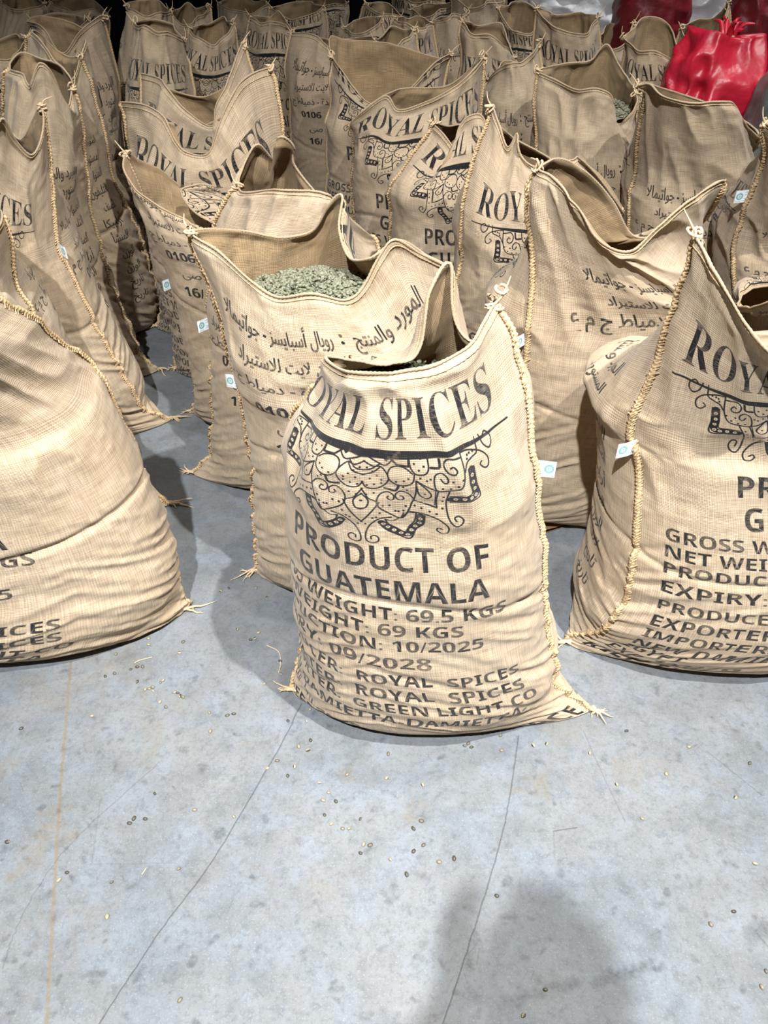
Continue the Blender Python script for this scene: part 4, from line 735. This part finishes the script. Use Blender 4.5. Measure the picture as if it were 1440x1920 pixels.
for k, (P, lb) in enumerate([([(252, 1243), (262, 1238), (285, 1232)], 'pale straw of chaff on the floor near the left foreground sack'), ([(500, 1210), (522, 1222), (526, 1245), (522, 1262)], 'thin curled jute thread on the floor left of the centre sack'), ([(266, 1640), (274, 1628)], 'short pale flake of chaff on the open floor')]):
    q = smooth_path([on_z(a, b_, .002) for a, b_ in P], 6); vt, ft = tube(q, .0012, 5); ob = mesh('jute_fibre', vt, ft, M_TUFT); tag(ob, lb, 'fibre')
# ---------------------------------------------------------------- the photographer whose shadow falls on the floor
def skin(name, J, E, mat, parent, sub=2):
    me = bpy.data.meshes.new(name); me.from_pydata([j[0] for j in J], E, []); ob = bpy.data.objects.new(name, me); COL.objects.link(ob); ob.parent = parent
    md = ob.modifiers.new('skin', 'SKIN'); md.use_smooth_shade = True
    for i, j in enumerate(J):
        r = j[1]; me.skin_vertices[0].data[i].radius = (r, r) if not isinstance(r, tuple) else r
    me.skin_vertices[0].data[0].use_root = True; s_ = ob.modifiers.new('sub', 'SUBSURF'); s_.levels = s_.render_levels = sub; me.materials.append(mat); return ob
M_SKIN = plain('skin', (.48, .29, .19), .55, .06, 30); M_SHIRT = plain('dark_cotton_shirt', (.05, .06, .08), .85, .15, 80); M_TROU = plain('grey_trousers', (.09, .09, .10), .85, .15, 80); M_HAIR = plain('dark_hair', (.02, .015, .012), .6, .3, 200); M_PH = plain('black_phone_case', (.02, .02, .022), .35, .05, 20)
pr = empty('person', (-.01, -.20, 0)); tag(pr, 'standing person in a dark shirt holding up a phone, casting the floor shadow', 'person')
J = [((0, 0, .95), .15), ((0, 0, 1.15), .135), ((0, -.01, 1.36), .15), ((0, 0, 1.46), .06), ((0, .01, 1.52), .055), ((0, .03, 1.60), .082), ((0, .02, 1.68), .088), ((0, .01, 1.73), .06)]
E_ = [(0, 1), (1, 2), (2, 3), (3, 4), (4, 5), (5, 6), (6, 7)]
def add(pt, r, to): J.append((pt, r)); E_.append((to, len(J)-1)); return len(J)-1
for sx in (-1, 1):
    h_ = add((sx*.10, 0, .88), .10, 0); kn = add((sx*.11, .02, .50), .065, h_); an = add((sx*.12, -.02, .09), .042, kn); add((sx*.14, .13, .035), .035, an)
    sh = add((sx*.19, -.01, 1.40), .058, 2); el = add((sx*.19, .0, 1.14), .045, sh); wr_ = add((sx*.062, .110, 1.37), .029, el); pm = add((sx*.062, .152, 1.435), .028, wr_)
    for f_ in range(4):
        b0 = (sx*(.066+.002*f_), .176, 1.435+.017*f_); ii = add(b0, .0095, pm); ii = add((sx*(.055-.004*abs(f_-1.5)), .192, 1.437+.018*f_), .0085, ii); add((sx*(.034-.004*abs(f_-1.5)), .190, 1.439+.018*f_), .0075, ii)
    ii = add((sx*.058, .156, 1.462), .0105, pm); add((sx*.040, .152, 1.474), .009, ii)
skin('body', J, E_, M_SKIN, pr)
Js = [((0, 0, .93), .165), ((0, 0, 1.15), .150), ((0, -.01, 1.36), .163), ((0, 0, 1.44), .075)]; Es = [(0, 1), (1, 2), (2, 3)]
for sx in (-1, 1): Js += [((sx*.19, -.01, 1.40), .068), ((sx*.19, .0, 1.14), .056), ((sx*.078, .09, 1.33), .042)]; k = len(Js); Es += [(2, k-3), (k-3, k-2), (k-2, k-1)]
skin('shirt', Js, Es, M_SHIRT, pr)
Jt = [((0, 0, .96), .16)]; Et = []
for sx in (-1, 1): Jt += [((sx*.10, 0, .86), .112), ((sx*.11, .02, .50), .08), ((sx*.12, -.02, .10), .06)]; k = len(Jt); Et += [(0, k-3), (k-3, k-2), (k-2, k-1)]
skin('trousers', Jt, Et, M_TROU, pr)
skin('hair', [((0, -.01, 1.62), .085), ((0, 0, 1.70), .096), ((0, .0, 1.75), .06)], [(0, 1), (1, 2)], M_HAIR, pr)
for sx in (-1, 1): skin('shoe', [((sx*.12, -.05, .045), .045), ((sx*.14, .07, .04), .045), ((sx*.15, .16, .032), .034)], [(0, 1), (1, 2)], M_HAIR, pr, 1)
for sx in (-1, 1): skin('ear', [((sx*.088, .02, 1.63), .016), ((sx*.094, .01, 1.66), .018)], [(0, 1)], M_SKIN, pr, 1)
skin('nose', [((0, .112, 1.655), .010), ((0, .128, 1.625), .015)], [(0, 1)], M_SKIN, pr, 1)
for sx in (-1, 1): skin('eye', [((sx*.032, .102, 1.655), .010), ((sx*.032, .106, 1.655), .009)], [(0, 1)], M_WHITE, pr, 1)
skin('mouth', [((-.022, .106, 1.585), .006), ((0, .113, 1.584), .008), ((.022, .106, 1.585), .006)], [(0, 1), (1, 2)], plain('lips', (.35, .12, .10), .5), pr, 1)
def slab(name, c, d, mat):
    V = [(c[0]+sx*d[0], c[1]+sy*d[1], c[2]+sz*d[2]) for sx in (-1, 1) for sy in (-1, 1) for sz in (-1, 1)]; F_ = [(0, 1, 3, 2), (4, 6, 7, 5), (0, 4, 5, 1), (2, 3, 7, 6), (0, 2, 6, 4), (1, 5, 7, 3)]
    ob = mesh(name, V, F_, mat, smooth=False); b_ = ob.modifiers.new('bevel', 'BEVEL'); b_.width = .003; b_.segments = 2; return ob
tag(slab('phone', (.02, -.025, 1.466), (.037, .004, .075), M_PH), 'black phone held upright in both hands of the person', 'phone')
